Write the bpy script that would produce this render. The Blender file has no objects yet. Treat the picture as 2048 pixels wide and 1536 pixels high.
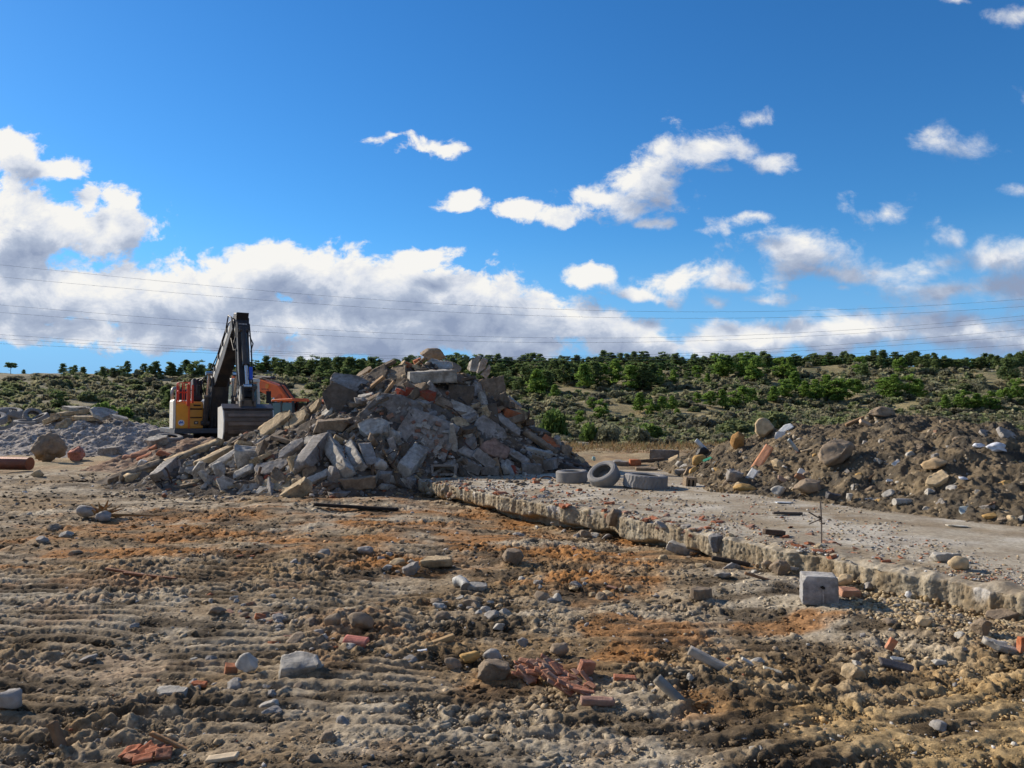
import bpy, bmesh, math, random
import numpy as np
from mathutils import Vector, Matrix, Euler

scene = bpy.context.scene
COL = scene.collection
R = math.radians
PI = math.pi

# ------------------------------------------------------------------ camera
F = 1538.0; CX = 1024.0; CY = 768.0; HOR = 832.0; EYE = 1.6
PITCH = math.atan((HOR - CY) / F)
CP, SP = math.cos(PITCH), math.sin(PITCH)
cam_d = bpy.data.cameras.new("camera")
cam = bpy.data.objects.new("camera", cam_d); COL.objects.link(cam)
cam.location = (0, 0, EYE); cam.rotation_euler = (PI / 2 + PITCH, 0, 0)
cam_d.sensor_width = 36.0; cam_d.lens = 36.0 * F / 2048.0
cam_d.clip_start = 0.1; cam_d.clip_end = 3000
scene.camera = cam

def ray(px, py):
    u = (np.asarray(px, float) - CX) / F; v = (CY - np.asarray(py, float)) / F
    return u, CP - v * SP, SP + v * CP
def at(px, py, Y):
    x, y, z = ray(px, py); t = Y / y
    return np.array([x * t, y * t, EYE + z * t])
def proj(x, y, z):
    dz = z - EYE
    c = y * CP + dz * SP; v = -y * SP + dz * CP
    return CX + F * x / c, CY - F * v / c

# ------------------------------------------------------------------ noise
_r = np.random.RandomState(7)
_P = np.concatenate([_r.permutation(256)] * 3)
_G = _r.normal(size=(256, 3)); _G /= np.linalg.norm(_G, axis=1)[:, None]
_A2 = _r.rand(256) * 2 * PI; _G2 = np.stack([np.cos(_A2), np.sin(_A2)], 1)
def _fade(t): return t * t * t * (t * (t * 6 - 15) + 10)
def pn2(x, y, s=0):
    x = np.asarray(x, float) + s * 17.31; y = np.asarray(y, float) + s * 9.77
    xi = np.floor(x).astype(int); yi = np.floor(y).astype(int)
    fx, fy = x - xi, y - yi; u, v = _fade(fx), _fade(fy)
    def g(a, b):
        q = _G2[_P[_P[(xi + a) & 255] + ((yi + b) & 255)]]
        return q[..., 0] * (fx - a) + q[..., 1] * (fy - b)
    n0 = g(0, 0) * (1 - u) + g(1, 0) * u
    n1 = g(0, 1) * (1 - u) + g(1, 1) * u
    return (n0 * (1 - v) + n1 * v) * 1.5
def pn3(V, s=0):
    V = np.asarray(V, float) + np.array([s * 3.17, s * 7.91, s * 5.03])
    I = np.floor(V).astype(int); f = V - I; w = _fade(f)
    out = 0
    for a in (0, 1):
        for b in (0, 1):
            for c in (0, 1):
                h = _P[_P[_P[(I[:, 0] + a) & 255] + ((I[:, 1] + b) & 255)] + ((I[:, 2] + c) & 255)]
                d = (_G[h] * (f - np.array([a, b, c]))).sum(1)
                wt = (w[:, 0] if a else 1 - w[:, 0]) * (w[:, 1] if b else 1 - w[:, 1]) * (w[:, 2] if c else 1 - w[:, 2])
                out = out + d * wt
    return out * 1.3
def fbm2(x, y, s=0, o=4, g=.5):
    r = 0; a = 1
    for i in range(o):
        r = r + a * pn2(x * 2 ** i, y * 2 ** i, s + i * 3); a *= g
    return r
def sstep(a, b, x):
    t = np.clip((x - a) / (b - a), 0, 1); return t * t * (3 - 2 * t)

# ------------------------------------------------------------------ mesh building
def mesh(name, V, Fc, mat=None, col=None, smooth=False):
    me = bpy.data.meshes.new(name)
    V = np.asarray(V, np.float32)
    if isinstance(Fc, np.ndarray):
        n, k = Fc.shape
        me.vertices.add(len(V)); me.vertices.foreach_set("co", V.ravel())
        me.loops.add(n * k); me.loops.foreach_set("vertex_index", Fc.astype(np.int32).ravel())
        me.polygons.add(n); me.polygons.foreach_set("loop_start", np.arange(0, n * k, k, dtype=np.int32))
        me.polygons.foreach_set("loop_total", np.full(n, k, np.int32))
        me.update(calc_edges=True)
    else:
        me.from_pydata([tuple(v) for v in V.tolist()], [], [list(f) for f in Fc]); me.update()
    if smooth: me.polygons.foreach_set("use_smooth", np.ones(len(me.polygons), bool))
    if col is None: col = (.5, .5, .5)
    c = np.ones((len(V), 4), np.float32); c[:, :3] = np.asarray(col, np.float32)
    at_ = me.color_attributes.new("Col", "FLOAT_COLOR", "POINT")
    at_.data.foreach_set("color", c.ravel())
    if mat: me.materials.append(mat)
    return me
ALL = []
def tag(o, label=None, cat=None, group=None, kind=None):
    kind = kind or 'thing'
    if label: o["label"] = label
    if cat: o["category"] = cat
    if group: o["group"] = group
    if kind: o["kind"] = kind
    ALL.append(o); return o
def obj(name, me, parent=None, loc=None, rot=None, bevel=0):
    o = bpy.data.objects.new(name, me); COL.objects.link(o)
    if parent: o.parent = parent
    if loc is not None: o.location = loc
    if rot is not None: o.rotation_euler = rot
    if bevel:
        m = o.modifiers.new("bevel", "BEVEL"); m.width = bevel; m.segments = 2; m.limit_method = 'ANGLE'; m.angle_limit = R(40)
    return o
def empty(name, loc, rz=0):
    o = bpy.data.objects.new(name, None); COL.objects.link(o); o.location = loc; o.rotation_euler = (0, 0, rz); o.empty_display_size = .1
    return o
def copy_tree(o, parent=None):
    c = o.copy(); COL.objects.link(c); c.parent = parent
    for ch in list(o.children): copy_tree(ch, c)
    return c

class MB:
    """collects primitives into one mesh"""
    def __init__(s): s.V = []; s.F = []; s.n = 0
    def add(s, V, Fc):
        V = np.asarray(V, float); s.V.append(V)
        for f in Fc: s.F.append([int(i) + s.n for i in f])
        s.n += len(V); return s
    def box(s, c, d, rot=None):
        v = np.array([[x, y, z] for x in (-.5, .5) for y in (-.5, .5) for z in (-.5, .5)]) * np.array(d)
        if rot is not None: v = v @ np.array(Euler(rot).to_matrix()).T
        return s.add(v + np.array(c), [(0, 1, 3, 2), (4, 6, 7, 5), (0, 4, 5, 1), (2, 3, 7, 6), (0, 2, 6, 4), (1, 5, 7, 3)])
    def prism(s, poly, w0, w1, axis='x'):
        n = len(poly); f = {'x': lambda p, w: (w, p[0], p[1]), 'y': lambda p, w: (p[0], w, p[1]), 'z': lambda p, w: (p[0], p[1], w)}[axis]
        V = [f(p, w0) for p in poly] + [f(p, w1) for p in poly]
        Fc = [tuple(range(n))[::-1], tuple(range(n, 2 * n))] + [(i, (i + 1) % n, n + (i + 1) % n, n + i) for i in range(n)]
        return s.add(V, Fc)
    def tube(s, pts, r, seg=8, caps=True):
        pts = [Vector(p) for p in pts]; n = len(pts); rr = r if hasattr(r, '__len__') else [r] * n
        V = []; up = Vector((.13, .21, 1)).normalized()
        for i, p in enumerate(pts):
            d = (pts[min(i + 1, n - 1)] - pts[max(i - 1, 0)]).normalized()
            a = d.cross(up)
            if a.length < .05: a = d.cross(Vector((1, .1, 0)))
            a.normalize(); b = d.cross(a)
            for k in range(seg):
                t = 2 * PI * k / seg; V.append(p + (a * math.cos(t) + b * math.sin(t)) * rr[i])
        Fc = [(i * seg + k, i * seg + (k + 1) % seg, (i + 1) * seg + (k + 1) % seg, (i + 1) * seg + k) for i in range(n - 1) for k in range(seg)]
        if caps: Fc += [tuple(range(seg))[::-1], tuple(range((n - 1) * seg, n * seg))]
        return s.add(V, Fc)
    def mesh(s, name, mat, col, dirt=0, seed=0, smooth=False):
        V = np.concatenate(s.V)
        c = np.tile(np.asarray(col, float), (len(V), 1))
        return mesh(name, V, s.F, mat, c, smooth)
    def build(s, name, mat, col, parent=None, bevel=0, loc=None, rot=None, smooth=False):
        return obj(name, s.mesh(name, mat, col, smooth=smooth), parent, loc, rot, bevel)

# ------------------------------------------------------------------ materials
def mk(name, rough=.9, nscale=6, namp=.3, bump=.3, bscale=25, metallic=0, spec=.3, dirt=0, dirtcol=(.22, .17, .11), dscale=2.5, trans=0, dirt_lo=.45):
    m = bpy.data.materials.new(name); m.use_nodes = True; nt = m.node_tree; N = nt.nodes; L = nt.links
    b = N["Principled BSDF"]; b.inputs["Roughness"].default_value = rough; b.inputs["Metallic"].default_value = metallic
    b.inputs["Specular IOR Level"].default_value = spec
    a = N.new("ShaderNodeAttribute"); a.attribute_name = "Col"
    tc = N.new("ShaderNodeTexCoord"); no = N.new("ShaderNodeTexNoise"); no.inputs["Scale"].default_value = nscale; no.inputs["Detail"].default_value = 7; no.inputs["Roughness"].default_value = .65
    L.new(tc.outputs["Object"], no.inputs["Vector"])
    mr = N.new("ShaderNodeMapRange"); mr.inputs["From Min"].default_value = .25; mr.inputs["From Max"].default_value = .75; mr.inputs["To Min"].default_value = 1 - namp; mr.inputs["To Max"].default_value = 1 + namp
    L.new(no.outputs["Fac"], mr.inputs["Value"])
    mx = N.new("ShaderNodeMix"); mx.data_type = 'RGBA'; mx.blend_type = 'MULTIPLY'; mx.inputs["Factor"].default_value = 1
    L.new(a.outputs["Color"], mx.inputs["A"]); L.new(mr.outputs["Result"], mx.inputs["B"])
    out = mx.outputs["Result"]
    if dirt:
        dn = N.new("ShaderNodeTexNoise"); dn.inputs["Scale"].default_value = dscale; dn.inputs["Detail"].default_value = 6; dn.inputs["Roughness"].default_value = .7
        L.new(tc.outputs["Object"], dn.inputs["Vector"])
        dr = N.new("ShaderNodeMapRange"); dr.inputs["From Min"].default_value = dirt_lo; dr.inputs["From Max"].default_value = dirt_lo + .25; dr.inputs["To Max"].default_value = dirt
        L.new(dn.outputs["Fac"], dr.inputs["Value"])
        m2 = N.new("ShaderNodeMix"); m2.data_type = 'RGBA'; m2.inputs["B"].default_value = (*dirtcol, 1)
        L.new(dr.outputs["Result"], m2.inputs["Factor"]); L.new(out, m2.inputs["A"]); out = m2.outputs["Result"]
    L.new(out, b.inputs["Base Color"])
    if bump:
        n2 = N.new("ShaderNodeTexNoise"); n2.inputs["Scale"].default_value = bscale; n2.inputs["Detail"].default_value = 8; n2.inputs["Roughness"].default_value = .7
        L.new(tc.outputs["Object"], n2.inputs["Vector"])
        bp = N.new("ShaderNodeBump"); bp.inputs["Strength"].default_value = bump; bp.inputs["Distance"].default_value = .6 / bscale
        L.new(n2.outputs["Fac"], bp.inputs["Height"]); L.new(bp.outputs["Normal"], b.inputs["Normal"])
    if trans:
        tr = N.new("ShaderNodeBsdfTranslucent"); ms = N.new("ShaderNodeMixShader"); ms.inputs[0].default_value = trans
        L.new(out, tr.inputs["Color"]); L.new(b.outputs[0], ms.inputs[1]); L.new(tr.outputs[0], ms.inputs[2])
        L.new(ms.outputs[0], N["Material Output"].inputs["Surface"])
    return m
M = {}
M['soil'] = mk('soil', .95, 26, .7, 1.0, 60, spec=.12)
M['pebble'] = mk('pebble', .95, 14, .35, .6, 60, spec=.15)
M['earth'] = mk('mound_earth', .95, 5, .45, .8, 26, spec=.12)
M['hill'] = mk('hillside_soil', .95, .35, .45, .5, .8, spec=.1)
M['concrete'] = mk('broken_concrete', .93, 9, .5, .9, 34, spec=.2, dirt=.85, dirtcol=(.12, .088, .058), dscale=3.4, dirt_lo=.46)
M['stone'] = mk('stone', .92, 10, .35, .6, 40, spec=.2)
M['slab'] = mk('floor_slab_concrete', .93, 22, .5, .6, 60, spec=.2, dirt=.75, dirtcol=(.17, .125, .08), dscale=1.3, dirt_lo=.48)
M['clay'] = mk('terracotta', .9, 12, .45, .6, 40, spec=.15, dirt=.8, dirtcol=(.23, .18, .13), dscale=7, dirt_lo=.46)
M['wood'] = mk('weathered_wood', .88, 6, .35, .5, 25, spec=.2)
M['rubber'] = mk('tyre_rubber', .8, 6, .3, .4, 40, spec=.3, dirt=.55, dirtcol=(.22, .20, .175), dscale=3, dirt_lo=.40)
M['paint'] = mk('dusty_paint', .5, 3, .12, .08, 30, spec=.4, dirt=.3, dirtcol=(.27, .20, .125), dscale=2.6, dirt_lo=.5)
M['steel'] = mk('worn_steel', .55, 4, .35, .25, 30, metallic=.35, spec=.4, dirt=.55, dirtcol=(.16, .12, .085), dscale=2.2, dirt_lo=.46)
M['black'] = mk('black_part', .6, 4, .3, .1, 30, spec=.35)
M['chrome'] = mk('piston_rod', .2, 4, .1, 0, 30, metallic=.9)
M['plastic'] = mk('plastic_scrap', .6, 5, .2, .3, 14, spec=.4, dirt=.4, dscale=4, dirt_lo=.5)
M['leaf'] = mk('foliage', .75, 2, .2, 0, 10, spec=.15, trans=.42)
M['bark'] = mk('bark', .9, 8, .35, .4, 20, spec=.1)
M['twig'] = mk('dry_twig', .9, 8, .3, 0, 20, spec=.1)
def glass():
    m = bpy.data.materials.new('cab_glass'); m.use_nodes = True; b = m.node_tree.nodes["Principled BSDF"]
    b.inputs["Base Color"].default_value = (.10, .17, .17, 1); b.inputs["Roughness"].default_value = .12; b.inputs["Specular IOR Level"].default_value = .6
    b.inputs["Alpha"].default_value = .82
    return m
M['glass'] = glass()

# ------------------------------------------------------------------ sun and sky
SUN_AZ, SUN_EL = R(-55), R(27)          # azimuth from +Y toward +X
sd = Vector((math.sin(SUN_AZ) * math.cos(SUN_EL), math.cos(SUN_AZ) * math.cos(SUN_EL), math.sin(SUN_EL)))
sl = bpy.data.lights.new("sun", 'SUN'); sl.energy = 6.4; sl.angle = R(.55); sl.color = (1, .89, .74)
so = bpy.data.objects.new("sun", sl); COL.objects.link(so); so.rotation_euler = (-sd).to_track_quat('-Z', 'Y').to_euler(); so.location = (-40, 20, 40)

def world():
    w = bpy.data.worlds.new("World"); scene.world = w; w.use_nodes = True
    nt = w.node_tree; N = nt.nodes; L = nt.links
    bg = N["Background"]; STR = .1; bg.inputs["Strength"].default_value = STR
    sky = N.new("ShaderNodeTexSky"); sky.sky_type = 'NISHITA'; sky.sun_disc = False
    sky.sun_elevation = SUN_EL; sky.sun_rotation = SUN_AZ; sky.air_density = 1.0; sky.dust_density = .1; sky.ozone_density = 3.0; sky.altitude = 300
    def math_(op, a=None, b=None, c=None):
        n = N.new("ShaderNodeMath"); n.operation = op
        for i, v in enumerate((a, b, c)):
            if v is None: continue
            if isinstance(v, (int, float)): n.inputs[i].default_value = v
            else: L.new(v, n.inputs[i])
        return n.outputs[0]
    # grade the clear sky to a deep winter blue
    hs = N.new("ShaderNodeHueSaturation"); hs.inputs["Saturation"].default_value = 1.22; hs.inputs["Hue"].default_value = .503; hs.inputs["Value"].default_value = 1.0
    L.new(sky.outputs[0], hs.inputs["Color"])
    tint = N.new("ShaderNodeMix"); tint.data_type = 'RGBA'; tint.blend_type = 'MULTIPLY'; tint.inputs["Factor"].default_value = 1; tint.inputs["B"].default_value = (.70, 1.20, 1.42, 1)
    L.new(hs.outputs[0], tint.inputs["A"])
    tc = N.new("ShaderNodeTexCoord"); sx = N.new("ShaderNodeSeparateXYZ"); L.new(tc.outputs["Generated"], sx.inputs[0])
    hz_ = N.new("ShaderNodeMapRange"); hz_.interpolation_type = 'SMOOTHSTEP'; hz_.inputs["From Min"].default_value = .24; hz_.inputs["From Max"].default_value = .03; hz_.inputs["To Max"].default_value = .9; L.new(sx.outputs[2], hz_.inputs["Value"])
    hm = N.new("ShaderNodeMix"); hm.data_type = 'RGBA'; L.new(hz_.outputs[0], hm.inputs["Factor"]); L.new(tint.outputs["Result"], hm.inputs["A"]); hm.inputs["B"].default_value = (2.1, 4.6, 8.4, 1)
    clear = hm.outputs["Result"]
    y = math_('MAXIMUM', sx.outputs[1], .05)
    u = math_('DIVIDE', sx.outputs[0], y); v = math_('DIVIDE', sx.outputs[2], y)
    cb = N.new("ShaderNodeCombineXYZ"); L.new(u, cb.inputs[0]); L.new(v, cb.inputs[1])
    UV = cb.outputs[0]
    # cumulus banks: centre (bearing, height), radii, weight
    E = []
    def e(px, py, rx, ry, w=1.0):
        x, yy, z = ray(px, py); E.append((float(x / yy), float(z / yy), rx / F, ry / F, w))
    for t in CLOUDS: e(*t)
    g = bpy.data.node_groups.new("cloud_density", "ShaderNodeTree")
    g.interface.new_socket(name="Vector", in_out='INPUT', socket_type='NodeSocketVector')
    g.interface.new_socket(name="D", in_out='OUTPUT', socket_type='NodeSocketFloat')
    GN, GL = g.nodes, g.links
    gi = GN.new("NodeGroupInput"); go = GN.new("NodeGroupOutput")
    # warp
    n1 = GN.new("ShaderNodeTexNoise"); n1.inputs["Scale"].default_value = 9; n1.inputs["Detail"].default_value = 3
    GL.new(gi.outputs[0], n1.inputs["Vector"])
    wv = GN.new("ShaderNodeVectorMath"); wv.operation = 'MULTIPLY_ADD'; wv.inputs[1].default_value = (.12, .075, 0)
    off = GN.new("ShaderNodeVectorMath"); off.operation = 'SUBTRACT'; off.inputs[1].default_value = (.5, .5, .5)
    GL.new(n1.outputs["Color"], off.inputs[0]); GL.new(off.outputs[0], wv.inputs[0]); GL.new(gi.outputs[0], wv.inputs[2])
    acc = None
    for (cx, cy, rx, ry, w) in E:
        s = GN.new("ShaderNodeVectorMath"); s.operation = 'MULTIPLY_ADD'
        s.inputs[1].default_value = (1 / rx, 1 / ry, 0); s.inputs[2].default_value = (-cx / rx, -cy / ry, 0)
        GL.new(wv.outputs[0], s.inputs[0])
        ln = GN.new("ShaderNodeVectorMath"); ln.operation = 'LENGTH'; GL.new(s.outputs[0], ln.inputs[0])
        m = GN.new("ShaderNodeMath"); m.operation = 'MULTIPLY_ADD'; m.inputs[1].default_value = -w * .9; m.inputs[2].default_value = w; GL.new(ln.outputs["Value"], m.inputs[0])
        if acc is None: acc = m.outputs[0]
        else:
            q = GN.new("ShaderNodeMath"); q.operation = 'SMOOTH_MAX'; q.inputs[2].default_value = .25
            GL.new(acc, q.inputs[0]); GL.new(m.outputs[0], q.inputs[1]); acc = q.outputs[0]
    n2 = GN.new("ShaderNodeTexNoise"); n2.inputs["Scale"].default_value = 13; n2.inputs["Detail"].default_value = 9; n2.inputs["Roughness"].default_value = .64; n2.inputs["Distortion"].default_value = .25
    mp = GN.new("ShaderNodeVectorMath"); mp.operation = 'MULTIPLY'; mp.inputs[1].default_value = (1, 1.35, 1); GL.new(gi.outputs[0], mp.inputs[0]); GL.new(mp.outputs[0], n2.inputs["Vector"])
    a1 = GN.new("ShaderNodeMath"); a1.operation = 'MULTIPLY_ADD'; a1.inputs[1].default_value = 3.5; GL.new(n2.outputs["Fac"], a1.inputs[0]); 
    a0 = GN.new("ShaderNodeMath"); a0.operation = 'SUBTRACT'; a0.inputs[1].default_value = 1.86; GL.new(acc, a0.inputs[0]); GL.new(a0.outputs[0], a1.inputs[2])
    GL.new(a1.outputs[0], go.inputs[0])
    def dens(vec):
        n = N.new("ShaderNodeGroup"); n.node_tree = g; L.new(vec, n.inputs[0]); return n.outputs[0]
    D0 = dens(UV)
    sh = N.new("ShaderNodeVectorMath"); sh.operation = 'ADD'; sh.inputs[1].default_value = (-.016, .034, 0); L.new(UV, sh.inputs[0])
    D1 = dens(sh.outputs[0])
    al = N.new("ShaderNodeMapRange"); al.interpolation_type = 'SMOOTHSTEP'; al.inputs["From Min"].default_value = -.06; al.inputs["From Max"].default_value = .52; L.new(D0, al.inputs["Value"])
    L.new(math_('MULTIPLY_ADD', math_('MAXIMUM', u, 0.0), 1.6, .40), al.inputs["From Max"])
    front = math_('GREATER_THAN', sx.outputs[1], .06)
    alpha = math_('MULTIPLY', al.outputs[0], front)
    # light: bright where the cloud thins toward the sun, grey where it thickens, darker in deep bases
    df = math_('SUBTRACT', D0, D1)
    base = N.new("ShaderNodeMapRange"); base.inputs["From Min"].default_value = .2; base.inputs["From Max"].default_value = 1.35; base.inputs["To Min"].default_value = .66; base.inputs["To Max"].default_value = .0; L.new(D0, base.inputs["Value"])
    lum = math_('MULTIPLY_ADD', df, .62, base.outputs[0])
    # whiter toward the sun (left)
    lum = math_('MULTIPLY_ADD', u, -.42, lum)
    lum = math_('MINIMUM', math_('MAXIMUM', lum, .0), 1.0)
    rp = N.new("ShaderNodeValToRGB"); L.new(lum, rp.inputs[0]); cr = rp.color_ramp
    cr.elements[0].position = 0; cr.elements[0].color = (.30, .37, .53, 1)
    cr.elements[1].position = 1; cr.elements[1].color = (1.0, .99, .96, 1)
    k = cr.elements.new(.42); k.color = (.48, .555, .70, 1)
    k = cr.elements.new(.72); k.color = (.78, .82, .90, 1)
    cs = N.new("ShaderNodeMix"); cs.data_type = 'RGBA'; cs.blend_type = 'MULTIPLY'; cs.inputs["Factor"].default_value = 1; cs.inputs["B"].default_value = (.93 / STR,) * 3 + (1,)
    L.new(rp.outputs[0], cs.inputs["A"])
    mx = N.new("ShaderNodeMix"); mx.data_type = 'RGBA'; L.new(alpha, mx.inputs["Factor"]); L.new(clear, mx.inputs["A"]); L.new(cs.outputs["Result"], mx.inputs["B"])
    # unseen broken cloud added behind the viewer and overhead for neutral fill light
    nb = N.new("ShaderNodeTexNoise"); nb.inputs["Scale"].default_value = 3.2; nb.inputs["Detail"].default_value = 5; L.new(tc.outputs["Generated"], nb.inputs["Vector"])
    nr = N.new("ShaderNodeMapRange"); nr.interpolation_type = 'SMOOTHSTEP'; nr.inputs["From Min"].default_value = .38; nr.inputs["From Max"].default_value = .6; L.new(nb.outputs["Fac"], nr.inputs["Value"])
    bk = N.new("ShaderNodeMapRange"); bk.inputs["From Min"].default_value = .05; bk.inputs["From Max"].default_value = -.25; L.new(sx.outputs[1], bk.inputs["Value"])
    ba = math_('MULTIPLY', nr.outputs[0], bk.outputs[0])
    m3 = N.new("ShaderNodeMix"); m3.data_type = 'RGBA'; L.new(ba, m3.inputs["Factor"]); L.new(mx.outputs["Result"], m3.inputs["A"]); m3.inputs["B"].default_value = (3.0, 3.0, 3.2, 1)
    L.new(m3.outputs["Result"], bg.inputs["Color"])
    scene.world.cycles.sampling_method = "MANUAL"; scene.world.cycles.sample_map_resolution = 256
CLOUDS = [
 (110, 445, 200, 78, 1.3), (215, 440, 85, 80, 1.1), (30, 480, 190, 120, 1.3), (60, 580, 270, 80, 1.7), (15, 300, 60, 44), (110, 326, 85, 30), (165, 378, 50, 36, .9),
 (430, 575, 170, 80, 1.5), (545, 525, 140, 66, 1.3), (630, 560, 160, 84, 1.5), (740, 585, 160, 80, 1.5), (860, 600, 120, 76, 1.4), (970, 610, 115, 84, 1.4), (1070, 635, 130, 60, 1.3), (840, 515, 70, 26, .95),
 (300, 600, 180, 70, 1.6), (420, 640, 340, 64, 1.6), (760, 650, 380, 64, 1.6), (1020, 665, 230, 50, 1.4), (110, 655, 240, 34, 1.1), (330, 678, 150, 26, .9), (640, 690, 300, 22, 1.0), (1000, 695, 300, 30, 1.3), (1200, 670, 180, 44, 1.2),
 (868, 284, 46, 20, .9), (790, 268, 34, 8, .5), (930, 412, 54, 36, 1.0), (1030, 425, 56, 28, 1.0), (1110, 420, 95, 28, 1.1), (1210, 395, 110, 42, 1.15), (1310, 350, 95, 56, 1.15), (1385, 300, 70, 60, 1.1), (1460, 285, 85, 46, 1.05), (1530, 312, 66, 26, 1.0), (1508, 220, 48, 30, .95), (1305, 435, 36, 18, .8),
 (1158, 548, 54, 26, 1.05), (1370, 552, 115, 46, 1.2), (1285, 592, 90, 24, 1.1), (1460, 575, 70, 22, .95), (1515, 608, 80, 22, 1.05),
 (1505, 454, 90, 18, .9), (1630, 512, 160, 52, 1.5), (1660, 545, 180, 34, 1.35), (1840, 528, 150, 38, 1.35), (1905, 464, 54, 32, .95), (2010, 505, 120, 48, 1.4), (1920, 582, 190, 40, 1.4), (2060, 575, 130, 48, 1.4),
 (1930, 298, 105, 32, .95), (2045, 372, 54, 18, .9), (2035, 28, 54, 22, .9), (2045, 205, 36, 18, .9), (1750, 415, 80, 22, .62), (1930, 0, 44, 10, .8), (1680, 580, 40, 16, .75), (1320, 770, 10, 10, .1),
 (1300, 690, 220, 32, 1.5), (1500, 685, 260, 40, 1.7), (1700, 675, 280, 46, 1.9), (1920, 668, 280, 52, 1.9), (2080, 665, 180, 54, 1.9),
]
world()
# ------------------------------------------------------------------ terrain functions
RU = [-1.2, -.66, -.47, -.34, -.21, -.08, .11, .31, .66, 1.2]
RZ = [20.0, 20.6, 18.9, 20.4, 21.6, 22.4, 23.4, 23.2, 24.2, 24.5]
HD = [0, 40, 46, 60, 75, 110, 180, 260, 340, 420, 700]
HZ = [0, 0, -.5, -.9, -.9, .3, 5.3, 13.8, 23, 23, 6]
def hz(x, y):
    x = np.asarray(x, float); y = np.asarray(y, float)
    u = x / np.maximum(y, 5)
    left = sstep(-.15, -.55, u)
    k = 1 + (np.interp(u, RU, RZ) / 23 - 1) * sstep(120, 330, y)
    z = np.interp(y, HD, HZ) * k + left * np.interp(y, [0, 38, 60, 120, 240], [0, 0, .9, 1.8, 0])
    amp = sstep(70, 170, y) * sstep(420, 300, y)
    z = z + amp * (2.2 * pn2(x / 42, y / 34, 3) + .9 * pn2(x / 17, y / 15, 5)) + sstep(40, 90, y) * .25 * pn2(x / 6, y / 6, 6)
    return z
def gm(x, y):
    """height of the churned yard without its finest clods"""
    x = np.asarray(x, float); y = np.asarray(y, float)
    z = .075 * pn2(x / 4.3, y / 3.4, 1) + .05 * pn2(x / 1.6, y / 1.3, 2) + .022 * pn2(x / .62, y / .5, 4)
    z = z + .05 * sstep(1.0, .2, np.abs((x - .6) * .45 + (y - 7.6))) * pn2(x / .8, y / .5, 8)
    z = z - .06 * sstep(.9, .1, np.abs(edge_t(x, y) + .25)) * (edge_s(x, y) > 0) + .13 * sstep(7, 11, edge_s(x, y)) * sstep(-2.2, -.4, edge_t(x, y))
    return np.where(y > 36, 0, z * sstep(44, 30, y)) + np.where(y > 30, hz(x, y) * sstep(30, 45, y), 0)

# foundation slab: front edge runs from A toward the viewer's right
EA = np.array([-1.95, 16.1]); EB = np.array([3.90, 5.80]); ED = (EB - EA) / np.linalg.norm(EB - EA); EN = np.array([-ED[1], ED[0]])
ST = .28
def edge_s(x, y): return (x - EA[0]) * ED[0] + (y - EA[1]) * ED[1]
def edge_off(s): return .16 * pn2(s / 3.1, 0 * s + 2.5, 1) + .07 * pn2(s / .9, 0 * s + 1.5, 2) + .04 * np.maximum(0, pn2(s / .33, 0 * s + 3.5, 3)) + .014 * np.round(2.2 * pn2(s / .42, 0 * s + 6.5, 5)) + .02 * pn2(s / .1, 0 * s + 4.5, 4)
def edge_t(x, y): return (x - EA[0]) * EN[0] + (y - EA[1]) * EN[1]
SLAB_L, SLAB_W = 17.0, 14.0
def slab_in(x, y):
    s = edge_s(x, y); t = edge_t(x, y)
    return (s > 0) & (s < SLAB_L) & (t > edge_off(s)) & (t < SLAB_W)
def slab_z(x, y): return ST + .015 * pn2(x / 1.4, y / 1.4, 9) + .008 * pn2(x / .4, y / .4, 10)

class Heap:
    """a heap given by its crest (bearing points at a depth) and the line of its front foot"""
    def __init__(s, sil, foot, back, z0, rough, pw=1.35):
        pts = [at(px, py, d) for px, py, d in sil]
        s.cx = [p[0] for p in pts]; s.cy = [p[1] for p in pts]; s.cz = [p[2] for p in pts]
        s.fx = [p[0] for p in foot]; s.fy = [p[1] for p in foot]; s.back = back; s.z0 = z0; s.rough = rough; s.pw = pw
    def h(s, x, y, fine=True):
        x = np.asarray(x, float); y = np.asarray(y, float)
        yc = np.interp(x, s.cx, s.cy); zc = np.interp(x, s.cx, s.cz, left=s.z0 - .4, right=s.z0 - .4); yf = np.interp(x, s.fx, s.fy)
        t = np.where(y < yc, (y - yf) / np.maximum(yc - yf, .5), (yc + s.back - y) / s.back)
        p = np.where(t > 0, 1 - (1 - np.clip(t, 0, 1)) ** s.pw, t * 1.0)
        z = s.z0 + (zc - s.z0) * p
        if fine: z = z + s.rough * np.clip(p * 3, 0, 1) * (fbm2(x / 1.1, y / 1.1, 11, 3) + .5 * fbm2(x / .35, y / .35, 12, 2))
        return np.where((x < s.cx[0] - .2) | (x > s.cx[-1] + .2) | (t < -.15), -5, z)
heap = Heap([(215, 955, 18.6), (300, 925, 19), (400, 905, 19.3), (455, 893, 19.5), (510, 872, 19.8), (560, 846, 20), (620, 815, 20.2), (680, 783, 20.4), (740, 752, 20.5), (800, 742, 20.5), (855, 726, 20.5), (900, 745, 20.5), (950, 768, 20.4), (1005, 792, 20.3), (1045, 840, 20.2), (1100, 885, 20), (1165, 920, 19.6), (1190, 945, 19.3)],
            [(-9.7, 18.0), (-8.3, 16.9), (-6.5, 16.3), (-4.8, 15.7), (-3.2, 15.3), (-1.8, 16.4), (-.5, 17.3), (1, 18), (2.2, 18.8)], 5.5, 0.0, .16, 1.25)
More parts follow.
